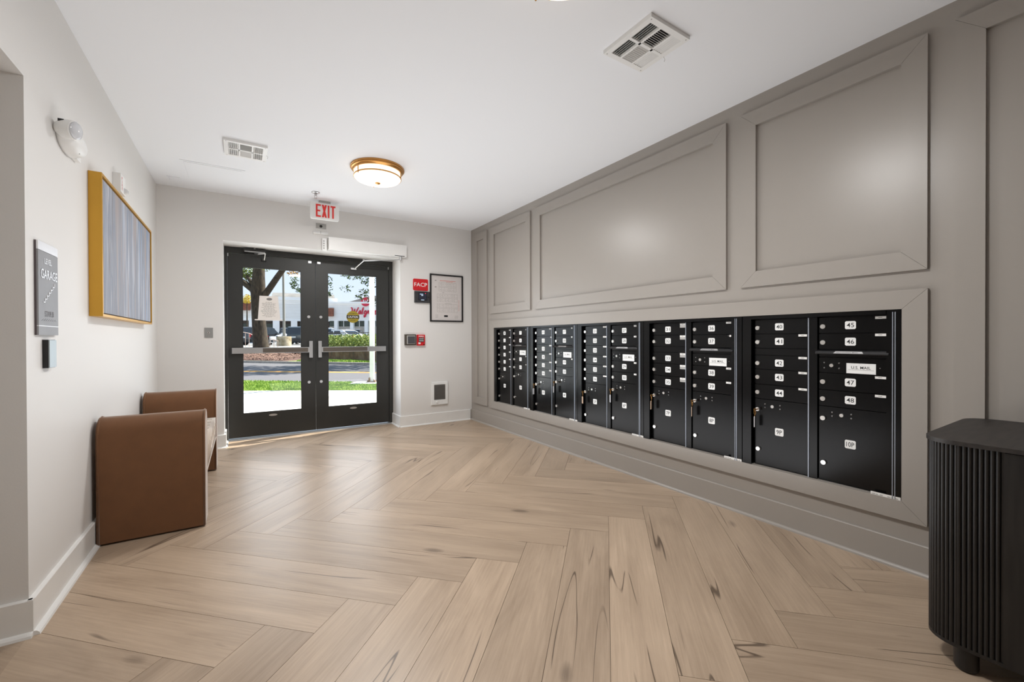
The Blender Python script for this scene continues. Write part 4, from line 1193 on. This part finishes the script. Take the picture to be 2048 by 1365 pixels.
for c, r, n, s in [((-19.3, 30.3, 6.1), (.9, .9, .55), 420, .12), ((-18.95, 30.6, 5.7), (.5, .5, .4), 160, .10), ((-20.2, 29.5, 4.6), (.6, .6, .5), 70, .10), ((-17.1, 29.6, 6.25), (.35, .4, .35), 60, .09),
                   ((-22, 30, 8.5), (2.6, 2.6, 1.6), 1500, .24), ((-18, 30, 11.5), (3.6, 3.4, 2.2), 2400, .26), ((-14, 29, 10.4), (2.6, 2.6, 1.5), 1500, .24), ((-16.5, 27.5, 9.2), (2.4, 2, 1.3), 1100, .24), ((-19.5, 27.2, 8.8), (1.6, 1.5, .9), 500, .22)]:
    leaves(fo, W(*c), r, n, s)
tag(fo.build('foliage', LEAFG, t), kind='stuff')
t = thing('tree', W(-2.6, 23.5, .0), 'leafy tree whose dark sprays hang over the pharmacy, seen through the right door', 'tree')
limb([(-2.6, 23.5, -.05), (-2.65, 23.5, 1.6), (-2.8, 23.4, 3.0), (-3.0, 23.2, 5.5), (-3.1, 23.2, 8.5)], [.40, .30, .27, .20, .08], 12).build('trunk', BARK, t, 'full')
limb([(-2.85, 23.4, 3.0), (-4.6, 23.0, 4.1), (-6.8, 22.4, 4.55), (-8.9, 22.0, 4.45)], [.14, .10, .06, .015]).build('branch', BARK, t, 'full')
limb([(-2.95, 23.3, 4.6), (-5.8, 22.8, 5.6), (-9.0, 22.2, 5.3), (-11.6, 22.0, 4.5)], [.13, .10, .06, .012]).build('branch', BARK, t, 'full')
limb([(-6.0, 22.6, 4.4), (-7.2, 22.3, 3.9), (-8.2, 22.1, 3.3)], [.05, .03, .008]).build('branch', BARK, t, 'full')
fo = MB()
for c, r, n, s in [((-7.5, 22.2, 4.3), (.55, .5, .35), 130, .085), ((-8.3, 22.1, 4.45), (.5, .4, .25), 80, .08), ((-8.6, 22.1, 3.8), (.35, .3, .25), 40, .075), ((-7.7, 22.2, 3.5), (.45, .4, .35), 110, .085), ((-7.2, 22.3, 3.1), (.4, .4, .25), 70, .08),
                   ((-9.55, 22.1, 4.0), (.22, .3, .5), 70, .08), ((-9.5, 22.1, 3.5), (.2, .2, .16), 30, .08), ((-11.25, 22, 4.15), (.24, .3, .45), 110, .085), ((-11.05, 22, 3.7), (.15, .2, .14), 24, .08),
                   ((-5, 23, 8.2), (3.2, 2.8, 2.0), 2000, .22), ((-9.0, 24, 9.5), (3.2, 2.6, 1.3), 1500, .22), ((-1, 22.5, 6.5), (2.2, 2.0, 1.6), 700, .2)]:
    leaves(fo, W(*c), r, n, s)
fl = tag(fo.build('foliage', LEAFD, t), kind='stuff')
fo = MB(); leaves(fo, W(-11.35, 22, 4.62), (.32, .3, .16), 60, .085)
tag(fo.build('autumn_leaves', mat('leaf_orange', (214, 160, 70), .8), t), kind='stuff')
t = thing('tree', W(-29.0, 46, .6), 'small yellow tree in front of the brown awning', 'tree')
limb([(-28.75, 46, .55), (-28.75, 46, 2.5), (-28.75, 46, 5.2)], [.10, .08, .04]).build('trunk', BARK, t)
fo = MB(); leaves(fo, W(-28.75, 46, 5.55), (.48, .5, .5), 300, .11); tag(fo.build('foliage', LEAFY, t), kind='stuff')
# hedge and its wall
hw = struct(MB().prism([W(-15.5, 29.7, -.05), W(-2, 16.9, -.05), W(-2, 17.25, -.05), W(-15.5, 30.05, -.05)], (0, 0, .57)).build('retaining_wall', STONE))
struct(MB().prism([W(-15.5, 30.06, -.05), W(-2, 17.26, -.05), W(6, 30, -.05), W(-8, 36, -.05)], (0, 0, .47)).build('planting_bed', MULCH))
fo = MB()
HEDGES = []
for k in range(9):
    u = -13.8 + k * .82; d = 30.06 - (u + 15.5) * .948 + 1.0
    leaves(fo, W(u, d, .98), (.72, .8, .50), 750, .085)
tag(fo.build('hedge', patch_mat('hedge_leaf', (88, 112, 52), (178, 190, 104), 4, .8)), 'dense green hedge on top of the retaining wall by the road', 'hedge', kind='stuff')
# iron fence behind the hedge
FEN = mat('fence_dark', (78, 68, 60), .5, metal=.4)
t = thing('fence', W(-11.6, 30.2, .42), 'thin dark picket fence standing behind the hedge', 'fence')
MB().tube([W(-13.6, 30.6, 1.62), W(-9.6, 29.6, 1.62)], .02, 6).build('rail', FEN, t)
MB().tube([W(-13.6, 30.6, .75), W(-9.6, 29.6, .75)], .02, 6).build('rail', FEN, t)
for k in range(24):
    q = k / 23; MB().tube([W(-13.6 + 4 * q, 30.6 - q, .55), W(-13.6 + 4 * q, 30.6 - q, 1.66)], .010, 5).build('picket', FEN, t)
RAILW = mat('rail_pale', (216, 190, 176), .5)
t = thing('handrail', W(-17.4, 31.6, .5), 'pale sloping handrail with pickets left of the big tree', 'handrail')
MB().tube([W(-20.4, 31.8, 1.75), W(-19.7, 31.8, 1.62), W(-18.55, 31.8, .98)], .03, 6).build('rail', RAILW, t)
for k in range(7):
    q = k / 6; u = -20.3 + 1.7 * q; MB().tube([W(u, 31.8, .40 - .1 * q), W(u, 31.8, 1.72 - .70 * max(0, q - .2) / .8)], .018, 5).build('picket', RAILW, t)
t = thing('handrail', W(-17.6, 31.0, .5), 'short pale railing between the big tree and the concrete pole base', 'handrail')
for u in (-17.7, -17.42, -17.14): MB().tube([W(u, 31, .3), W(u, 31, 1.22 - (u + 17.7) * .3)], .018, 5).build('picket', RAILW, t)
MB().tube([W(-17.75, 31, 1.24), W(-17.1, 31, 1.04)], .022, 6).build('rail', RAILW, t)
# lamp pole on its concrete drum, and the near white post
t = thing('light_pole', W(-19.36, 36, .5), 'grey light pole on a round concrete base in the parking lot', 'pole')
MB().lathe([(.0, 0), (.56, 0), (.56, .80), (.52, .86), (.0, .86)], W(-19.36, 36, .55), n=28).build('concrete_base', patch_mat('drum_concrete', (126, 112, 80), (196, 182, 156), 2.2, .9), t, 'sharp')
MB().cyl(W(-19.36, 36, 1.41), W(-19.36, 36, 1.47), .20, n=16).build('flange', STEEL, t)
MB().cyl(W(-19.36, 36, 1.47), W(-19.42, 36, 9.0), .105, .075, n=14).build('shaft', mat('pole_grey', (150, 148, 140), .5), t, 'sharp')
t = thing('white_post', W(-3.87, 11.72, -.05), 'white square post with a rusty bolted foot beyond the right door', 'post')
WPO = mat('post_white', (240, 236, 232), .5)
p = W(-3.87, 11.72, 0)
for q in (0,):
    pts = [W(-3.87 + a, 11.72 + b, -.01) for a, b in ((-.056, -.056), (.056, -.056), (.056, .056), (-.056, .056))]
    MB().prism(pts, (0, 0, 4.2), .006).build('shaft', WPO, t)
RUST = patch_mat('rust', (110, 84, 66), (168, 146, 124), 14, .8)
MB().prism([W(-3.87 + a, 11.72 + b, -.02) for a, b in ((-.13, -.12), (.13, -.12), (.13, .12), (-.13, .12))], (0, 0, .018), .004).build('foot_plate', RUST, t)
for a in (-.095, .095):
    for b_ in (-.085, .085):
        MB().cyl(W(-3.87 + a, 11.72 + b_, -.004), W(-3.87 + a, 11.72 + b_, .035), .022, n=6).build('bolt', RUST, t)
for a in (-1, 1):
    MB().prism([W(-3.87 + a * .057, 11.64, -.002), W(-3.87 + a * .13, 11.64, -.002), W(-3.87 + a * .057, 11.64, .07)], Vector(W(0, .02, 0)) , .0).build('gusset', RUST, t)
MB().prism([W(-3.87 - .075, 11.655, .02), W(-3.87 - .035, 11.655, .02), W(-3.87 - .035, 11.655, .11), W(-3.87 - .075, 11.655, .11)], Vector(W(0, -.03, 0)), .004).build('bracket', RUST, t)
struct(slab('post_pad', [(-4.35, 11.35), (-3.3, 11.35), (-3.3, 11.76), (-4.35, 11.9)], -.06, -.02, CONC))

# cars
GLD = mat('car_glass', (28, 36, 42), .08, spec=.8); TYRE = mat('tyre', (22, 22, 22), .8); TAIL = mat('tail_lamp', (190, 30, 44), .3)
HUB = mat('wheel_hub', (150, 150, 152), .35, metal=.7); PLT = mat('licence_plate', (226, 230, 232), .5); BUMP = mat('bumper_dark', (40, 42, 44), .6)
def car(u, d, z, rz, col, label, suv=True, Lc=4.6, Wc=1.86, H=1.72, grp=None):
    """local axes: x across, y forward (rear end at y = -Lc/2), z up"""
    t = thing('car', W(u, d, z), label, 'car', rz=RZ + rz)
    h = Lc / 2
    paint = mat('car_paint', col, .22, metal=.2, spec=.6, coat=.6)
    if suv:
        side = [(-h, .42), (-h - .02, .62), (-h + .02, 1.02), (-h + .22, 1.08), (h - 1.15, 1.06), (h - .12, .92), (h, .70), (h, .38), (h - .2, .26), (-h + .15, .26)]
        cab = [(-h + .04, 1.02), (-h + .30, H - .06), (-h + .55, H), (.35, H - .02), (h - 1.15, 1.04)]
    else:
        side = [(-h, .45), (-h, .70), (-h + .06, .92), (-h + .75, .96), (h - 1.35, .92), (h - .15, .76), (h, .60), (h, .36), (h - .2, .24), (-h + .15, .24)]
        cab = [(-h + .45, .94), (-h + 1.30, H - .04), (-h + 1.65, H), (.20, H - .03), (h - 1.25, .90)]
    MB().prism([(-Wc / 2, y, z_) for y, z_ in side], (Wc, 0, 0), .07, 2).build('body', paint, t, 'sharp')
    # tapered cabin
    n = len(cab); iw = .16
    f = lambda z_: (Wc / 2 - .05) - iw * (z_ - 1.0) / (H - 1.0)
    vs = [(-f(z_), y, z_) for y, z_ in cab] + [(f(z_), y, z_) for y, z_ in cab]
    fs = [tuple(range(n)), tuple(range(2 * n - 1, n - 1, -1))] + [(i + n, (i + 1) % n + n, (i + 1) % n, i) for i in range(n)]
    MB().bev(vs, fs, .05, 2).build('cabin', paint, t, 'sharp')
    # windows just proud of the cabin
    r0, r1 = cab[0], cab[1]
    def lerp(a, b, q): return (a[0] + (b[0] - a[0]) * q, a[1] + (b[1] - a[1]) * q)
    a, b = lerp(r0, r1, .12), lerp(r0, r1, .86)
    nrm = Vector((0, -(r1[1] - r0[1]), r1[0] - r0[0])).normalized() * .012
    rw_ = MB().prism([(-f(a[1]) + .12, a[0], a[1]), (f(a[1]) - .12, a[0], a[1]), (f(b[1]) - .10, b[0], b[1]), (-f(b[1]) + .10, b[0], b[1])], nrm)
    rw_.build('rear_window', GLD, t)
    w0, w1 = cab[-1], cab[-2]; a, b = lerp(w0, w1, .10), lerp(w0, w1, .9)
    nrm = Vector((0, (w1[1] - w0[1]), -(w1[0] - w0[0]))).normalized() * .012
    MB().prism([(-f(a[1]) + .10, a[0], a[1]), (f(a[1]) - .10, a[0], a[1]), (f(b[1]) - .08, b[0], b[1]), (-f(b[1]) + .08, b[0], b[1])], nrm).build('windscreen', GLD, t)
    zlo, zhi = (1.12 if suv else 1.0), H - .12
    for s in (-1, 1):
        for (ya, yb) in ((cab[1][0] + .12, -.10), (-.02, cab[-2][0] + .35)):
            MB().prism([(s * (f(zlo) + .004), ya - .10, zlo), (s * (f(zlo) + .004), yb + (.12 if yb > 0 else 0), zlo), (s * (f(zhi) + .004), yb - (.15 if yb > 0 else 0), zhi), (s * (f(zhi) + .004), ya + .12, zhi)], (s * .006, 0, 0)).build('side_window', GLD, t)
        for yw in (-h + .85, h - .90):
            w_ = MB().cyl((s * (Wc / 2 - .20), yw, .34), (s * (Wc / 2 + .012), yw, .34), .34, n=24).build('wheel', TYRE, t, 'sharp')
            MB().cyl((s * (Wc / 2 + .012), yw, .34), (s * (Wc / 2 + .02), yw, .34), .21, n=16).build('hub', HUB, w_)
        zt = (.78, 1.10) if suv else (.66, .86)
        MB().box((s * (Wc / 2 - .22), -h - .035, zt[0]), (s * (Wc / 2 - .02), -h + .12, zt[1]), .02).build('tail_lamp', TAIL, t)
        MB().box((s * (Wc / 2 - .34), h - .10, .60), (s * (Wc / 2 - .08), h + .012, .72), .02).build('headlamp', HUB, t)
        MB().box((s * (Wc / 2 + .0), .55, 1.02), (s * (Wc / 2 + .16), .72, 1.16), .03).build('mirror', paint, t)
    MB().box((-Wc / 2 + .08, -h - .07, .34), (Wc / 2 - .08, -h + .05, .58), .03).build('bumper', BUMP if suv else paint, t)
    MB().box((-.22, -h - .045, .72), (.22, -h - .02, .84), .004).build('licence_plate', PLT, t)
    return t
car(-20.98, 43.0, .60, .0, (46, 58, 62), 'dark green SUV seen from behind, right of the concrete pole base', H=1.80)
car(-25.15, 43.0, .60, -.30, (44, 50, 56), 'dark SUV with a red tail lamp, left of the big tree trunk', H=1.80)
car(-25.4, 49.5, .60, .1, (36, 40, 50), 'dark SUV parked behind the motorcycle', H=1.85)
car(-15.6, 38.5, .60, 1.15, (238, 238, 238), 'white sedan parked behind the hedge and picket fence', suv=False, H=1.42)
car(-17.6, 47.5, .60, .25, (120, 112, 106), 'dark grey hatchback beside the white sedan', H=1.66)
car(-21.6, 49.5, .60, .3, (214, 216, 220), 'pale SUV roof showing beyond the white sedan', H=1.85)
# motorcycle
t = thing('motorcycle', W(-21.4, 38.6, .60), 'white and black touring motorcycle beside the concrete pole base', 'motorcycle', rz=RZ - .5)
MWH = mat('bike_white', (226, 228, 232), .3); MBK = mat('bike_black', (30, 32, 36), .4)
for y, n_ in ((-.78, 'wheel'), (.80, 'wheel')):
    MB().tube([(0, y + .29 * math.cos(a), .34 + .29 * math.sin(a)) for a in [2 * PI * i / 22 for i in range(22)]], .062, 8, True).build(n_, TYRE, t, 'full')
    MB().cyl((-.03, y, .34), (.03, y, .34), .20, n=18).build('wheel_disc', HUB, t)
MB().box((-.17, -.28, .28), (.17, .32, .66), .06, 2).build('engine', HUB, t)
MB().prism([(-.15, -.10, .72), (-.15, .50, .86), (-.15, .42, 1.02), (-.15, -.05, .92)], (.30, 0, 0), .06, 2).build('fuel_tank', MWH, t, 'sharp')
MB().prism([(-.16, -.85, .78), (-.16, -.08, .72), (-.16, -.05, .86), (-.16, -.80, .92)], (.32, 0, 0), .05, 2).build('seat', MBK, t, 'sharp')
MB().prism([(-.27, .46, .92), (-.27, .72, .80), (-.27, .78, 1.04), (-.27, .56, 1.16)], (.54, 0, 0), .06, 2).build('fairing', MWH, t, 'sharp')
MB().prism([(-.20, .58, 1.12), (.20, .58, 1.12), (.15, .42, 1.48), (-.15, .42, 1.48)], (0, .012, .004)).build('windshield', GLASS, t)
for s in (-1, 1):
    MB().tube([(s * .09, .80, .34), (s * .09, .60, .95)], .028, 8).build('fork', CHROME, t)
    MB().box((s * .20, -.85, .50), (s * .42, -.35, .84), .06, 2).build('saddlebag', MWH if s > 0 else MBK, t)
MB().tube([(-.42, .30, 1.10), (-.25, .50, 1.08), (.25, .50, 1.08), (.42, .30, 1.10)], .018, 8).build('handlebar', CHROME, t)
MB().tube([(.20, .10, .30), (.24, -.30, .26), (.24, -.90, .32)], .05, 8).build('exhaust', CHROME, t, 'sharp')
MB().box((-.08, -.90, .80), (.08, -.84, .88), .01).build('tail_lamp', TAIL, t)

# shops across the parking lot
SHW = patch_mat('shop_white', (246, 245, 243), (250, 249, 247), .8, .8)
SHB = patch_mat('shop_beige', (176, 168, 158), (190, 182, 172), .8, .85)
SHG = mat('shop_window', (44, 58, 48), .15); SHD = mat('shop_dark', (66, 56, 50), .6)
AWN = patch_mat('awning_brown', (118, 66, 46), (150, 92, 66), 3, .8); ROOFG = patch_mat('roof_grey', (112, 110, 106), (134, 130, 124), 1, .9)
SHR = mat('sign_red', (206, 24, 62), .5)
t = thing('shop_building', W(-39.5, 60, .6), 'white shop front with square pillars behind the big tree', 'building', rz=RZ + .44)
MB().box((0, 0, 3.30), (13.6, 8, 6.35)).build('upper_wall', SHW, t)
MB().box((0, 1.2, 0), (13.6, 8, 3.30)).build('back_wall', SHD, t)
MB().box((-.1, -.25, 6.35), (13.7, 8.1, 6.85), .05).build('cornice', SHW, t)
MB().box((-.1, -.12, 6.05), (13.7, 0, 6.20)).build('moulding', SHW, t)
for x in (2.35, 5.35, 7.7, 9.75): MB().box((x - .42, -.12, 0), (x + .42, .9, 3.30), .02).build('pillar', SHW, t)
for i in range(10): MB().box((.1, -.03, 3.75 + i * .22), (13.5, -.0, 3.77 + i * .22)).build('siding_line', SHB, t)
MB().prism([(.4, -.02, 4.9), (.4, -.75, 4.7), (.4, -.30, 6.0), (.4, -.02, 6.0)], (1.8, 0, 0)).build('awning', AWN, t)
MB().prism([(9.9, -.02, 3.2), (9.9, -.9, 2.35), (9.9, -.9, 2.25), (9.9, -.02, 2.25)], (2.6, 0, 0)).build('awning', mat('awning_dark', (104, 84, 72), .8), t)
for x in (.5, 3.4, 6.2, 8.4, 12.6): MB().box((x, 1.12, .1), (x + 1.6, 1.19, 2.9)).build('window', SHG, t)
MB().prism([(4.5, 3.0, 6.85), (4.5, 6.0, 8.0), (4.5, 8.0, 6.85)], (9.0, 0, 0)).build('roof', ROOFG, t)
t = thing('shop_building', W(-26.9, 62, .6), 'long white pharmacy front with a red script sign, beyond the right door', 'building', rz=RZ + .02)
MB().box((0, 0, 3.25), (16, 10, 5.75)).build('upper_wall', SHW, t)
MB().box((0, .5, 0), (16, 10, 2.42)).build('lower_wall', SHB, t)
MB().box((0, .5, 2.42), (16, 10, 3.25)).build('window_band', SHG, t)
MB().box((-.1, -.2, 5.75), (16.1, 10, 6.02), .04).build('cornice', SHW, t)
for i in range(10): MB().box((0, -.03, 3.45 + i * .22), (16, -.0, 3.47 + i * .22)).build('siding_line', SHB, t)
for x in (1.15, 3.45, 5.55, 7.9, 10.4): MB().box((x - .24, -.1, 0), (x + .24, .5, 3.25), .02).build('pillar', SHW, t)
for i in range(10): MB().box((.9 + i * 1.15, .44, 2.40), (.98 + i * 1.15, .52, 3.27)).build('window_post', SHW, t)
MB().prism([(.02, -.02, 3.95), (.02, -.75, 3.85), (.02, -.30, 5.1), (.02, -.02, 5.1)], (.85, 0, 0)).build('awning', AWN, t)
MB().prism([(2.3, 1.0, 6.02), (5.9, 1.0, 7.0), (12, 1.0, 7.0), (15.8, 1.0, 6.02)], (0, 8, 0)).build('roof', ROOFG, t)
# red script letters, strokes drawn in a unit box
ST = {
 'W': [[(0, .95), (.08, 1.0), (.18, .9), (.22, .1), (.30, .05), (.52, .85), (.56, .1), (.64, .05), (.95, 1.05)]],
 'a': [[(.75, .48), (.5, .58), (.15, .35), (.2, .02), (.5, .05), (.75, .45), (.72, .1), (.95, .05)]],
 'l': [[(.1, .2), (.6, .8), (.55, 1.05), (.35, .9), (.3, .1), (.6, .02)]],
 'g': [[(.75, .48), (.5, .58), (.15, .35), (.2, .05), (.5, .05), (.78, .45), (.68, -.35), (.35, -.45), (.2, -.25), (.95, .1)]],
 'r': [[(.05, .1), (.3, .62), (.45, .5), (.65, .5), (.55, .1), (.85, .05)]],
 'e': [[(.1, .2), (.65, .35), (.6, .58), (.3, .5), (.25, .08), (.55, .0), (.9, .15)]],
 'n': [[(.1, .5), (.22, .55), (.18, .0), (.5, .55), (.65, .5), (.62, .08), (.9, .05)]],
 's': [[(.1, .1), (.5, .62), (.65, .25), (.45, -.02), (.15, .08)]]}
x = 3.25
for ch in 'Walgreens':
    w_ = 1.15 if ch == 'W' else (.30 if ch == 'l' else .50)
    sc_ = .95
    L_ = MB()
    for st in ST[ch]:
        L_.tube([(x + p[0] * w_ + p[1] * .12, -.10, 4.20 + p[1] * sc_) for p in st], .085, 6)
    L_.build('letter', SHR, t)
    x += w_ * .98
em = MB().prism([(5.5 + .68 * math.cos(a), -.06, 6.02 + .66 * math.sin(a)) for a in [2 * PI * i / 28 for i in range(28)]], (0, -.10, 0))
eo = em.build('emblem', SHR, t)
L_ = MB().tube([(5.1 + p[0] * .8, -.20, 5.76 + p[1] * .55) for p in ST['W'][0]], .065, 6); L_.build('emblem_letter', PLATEW, eo)

for o_ in bpy.data.objects:
    if '_o' in o_: del o_['_o']
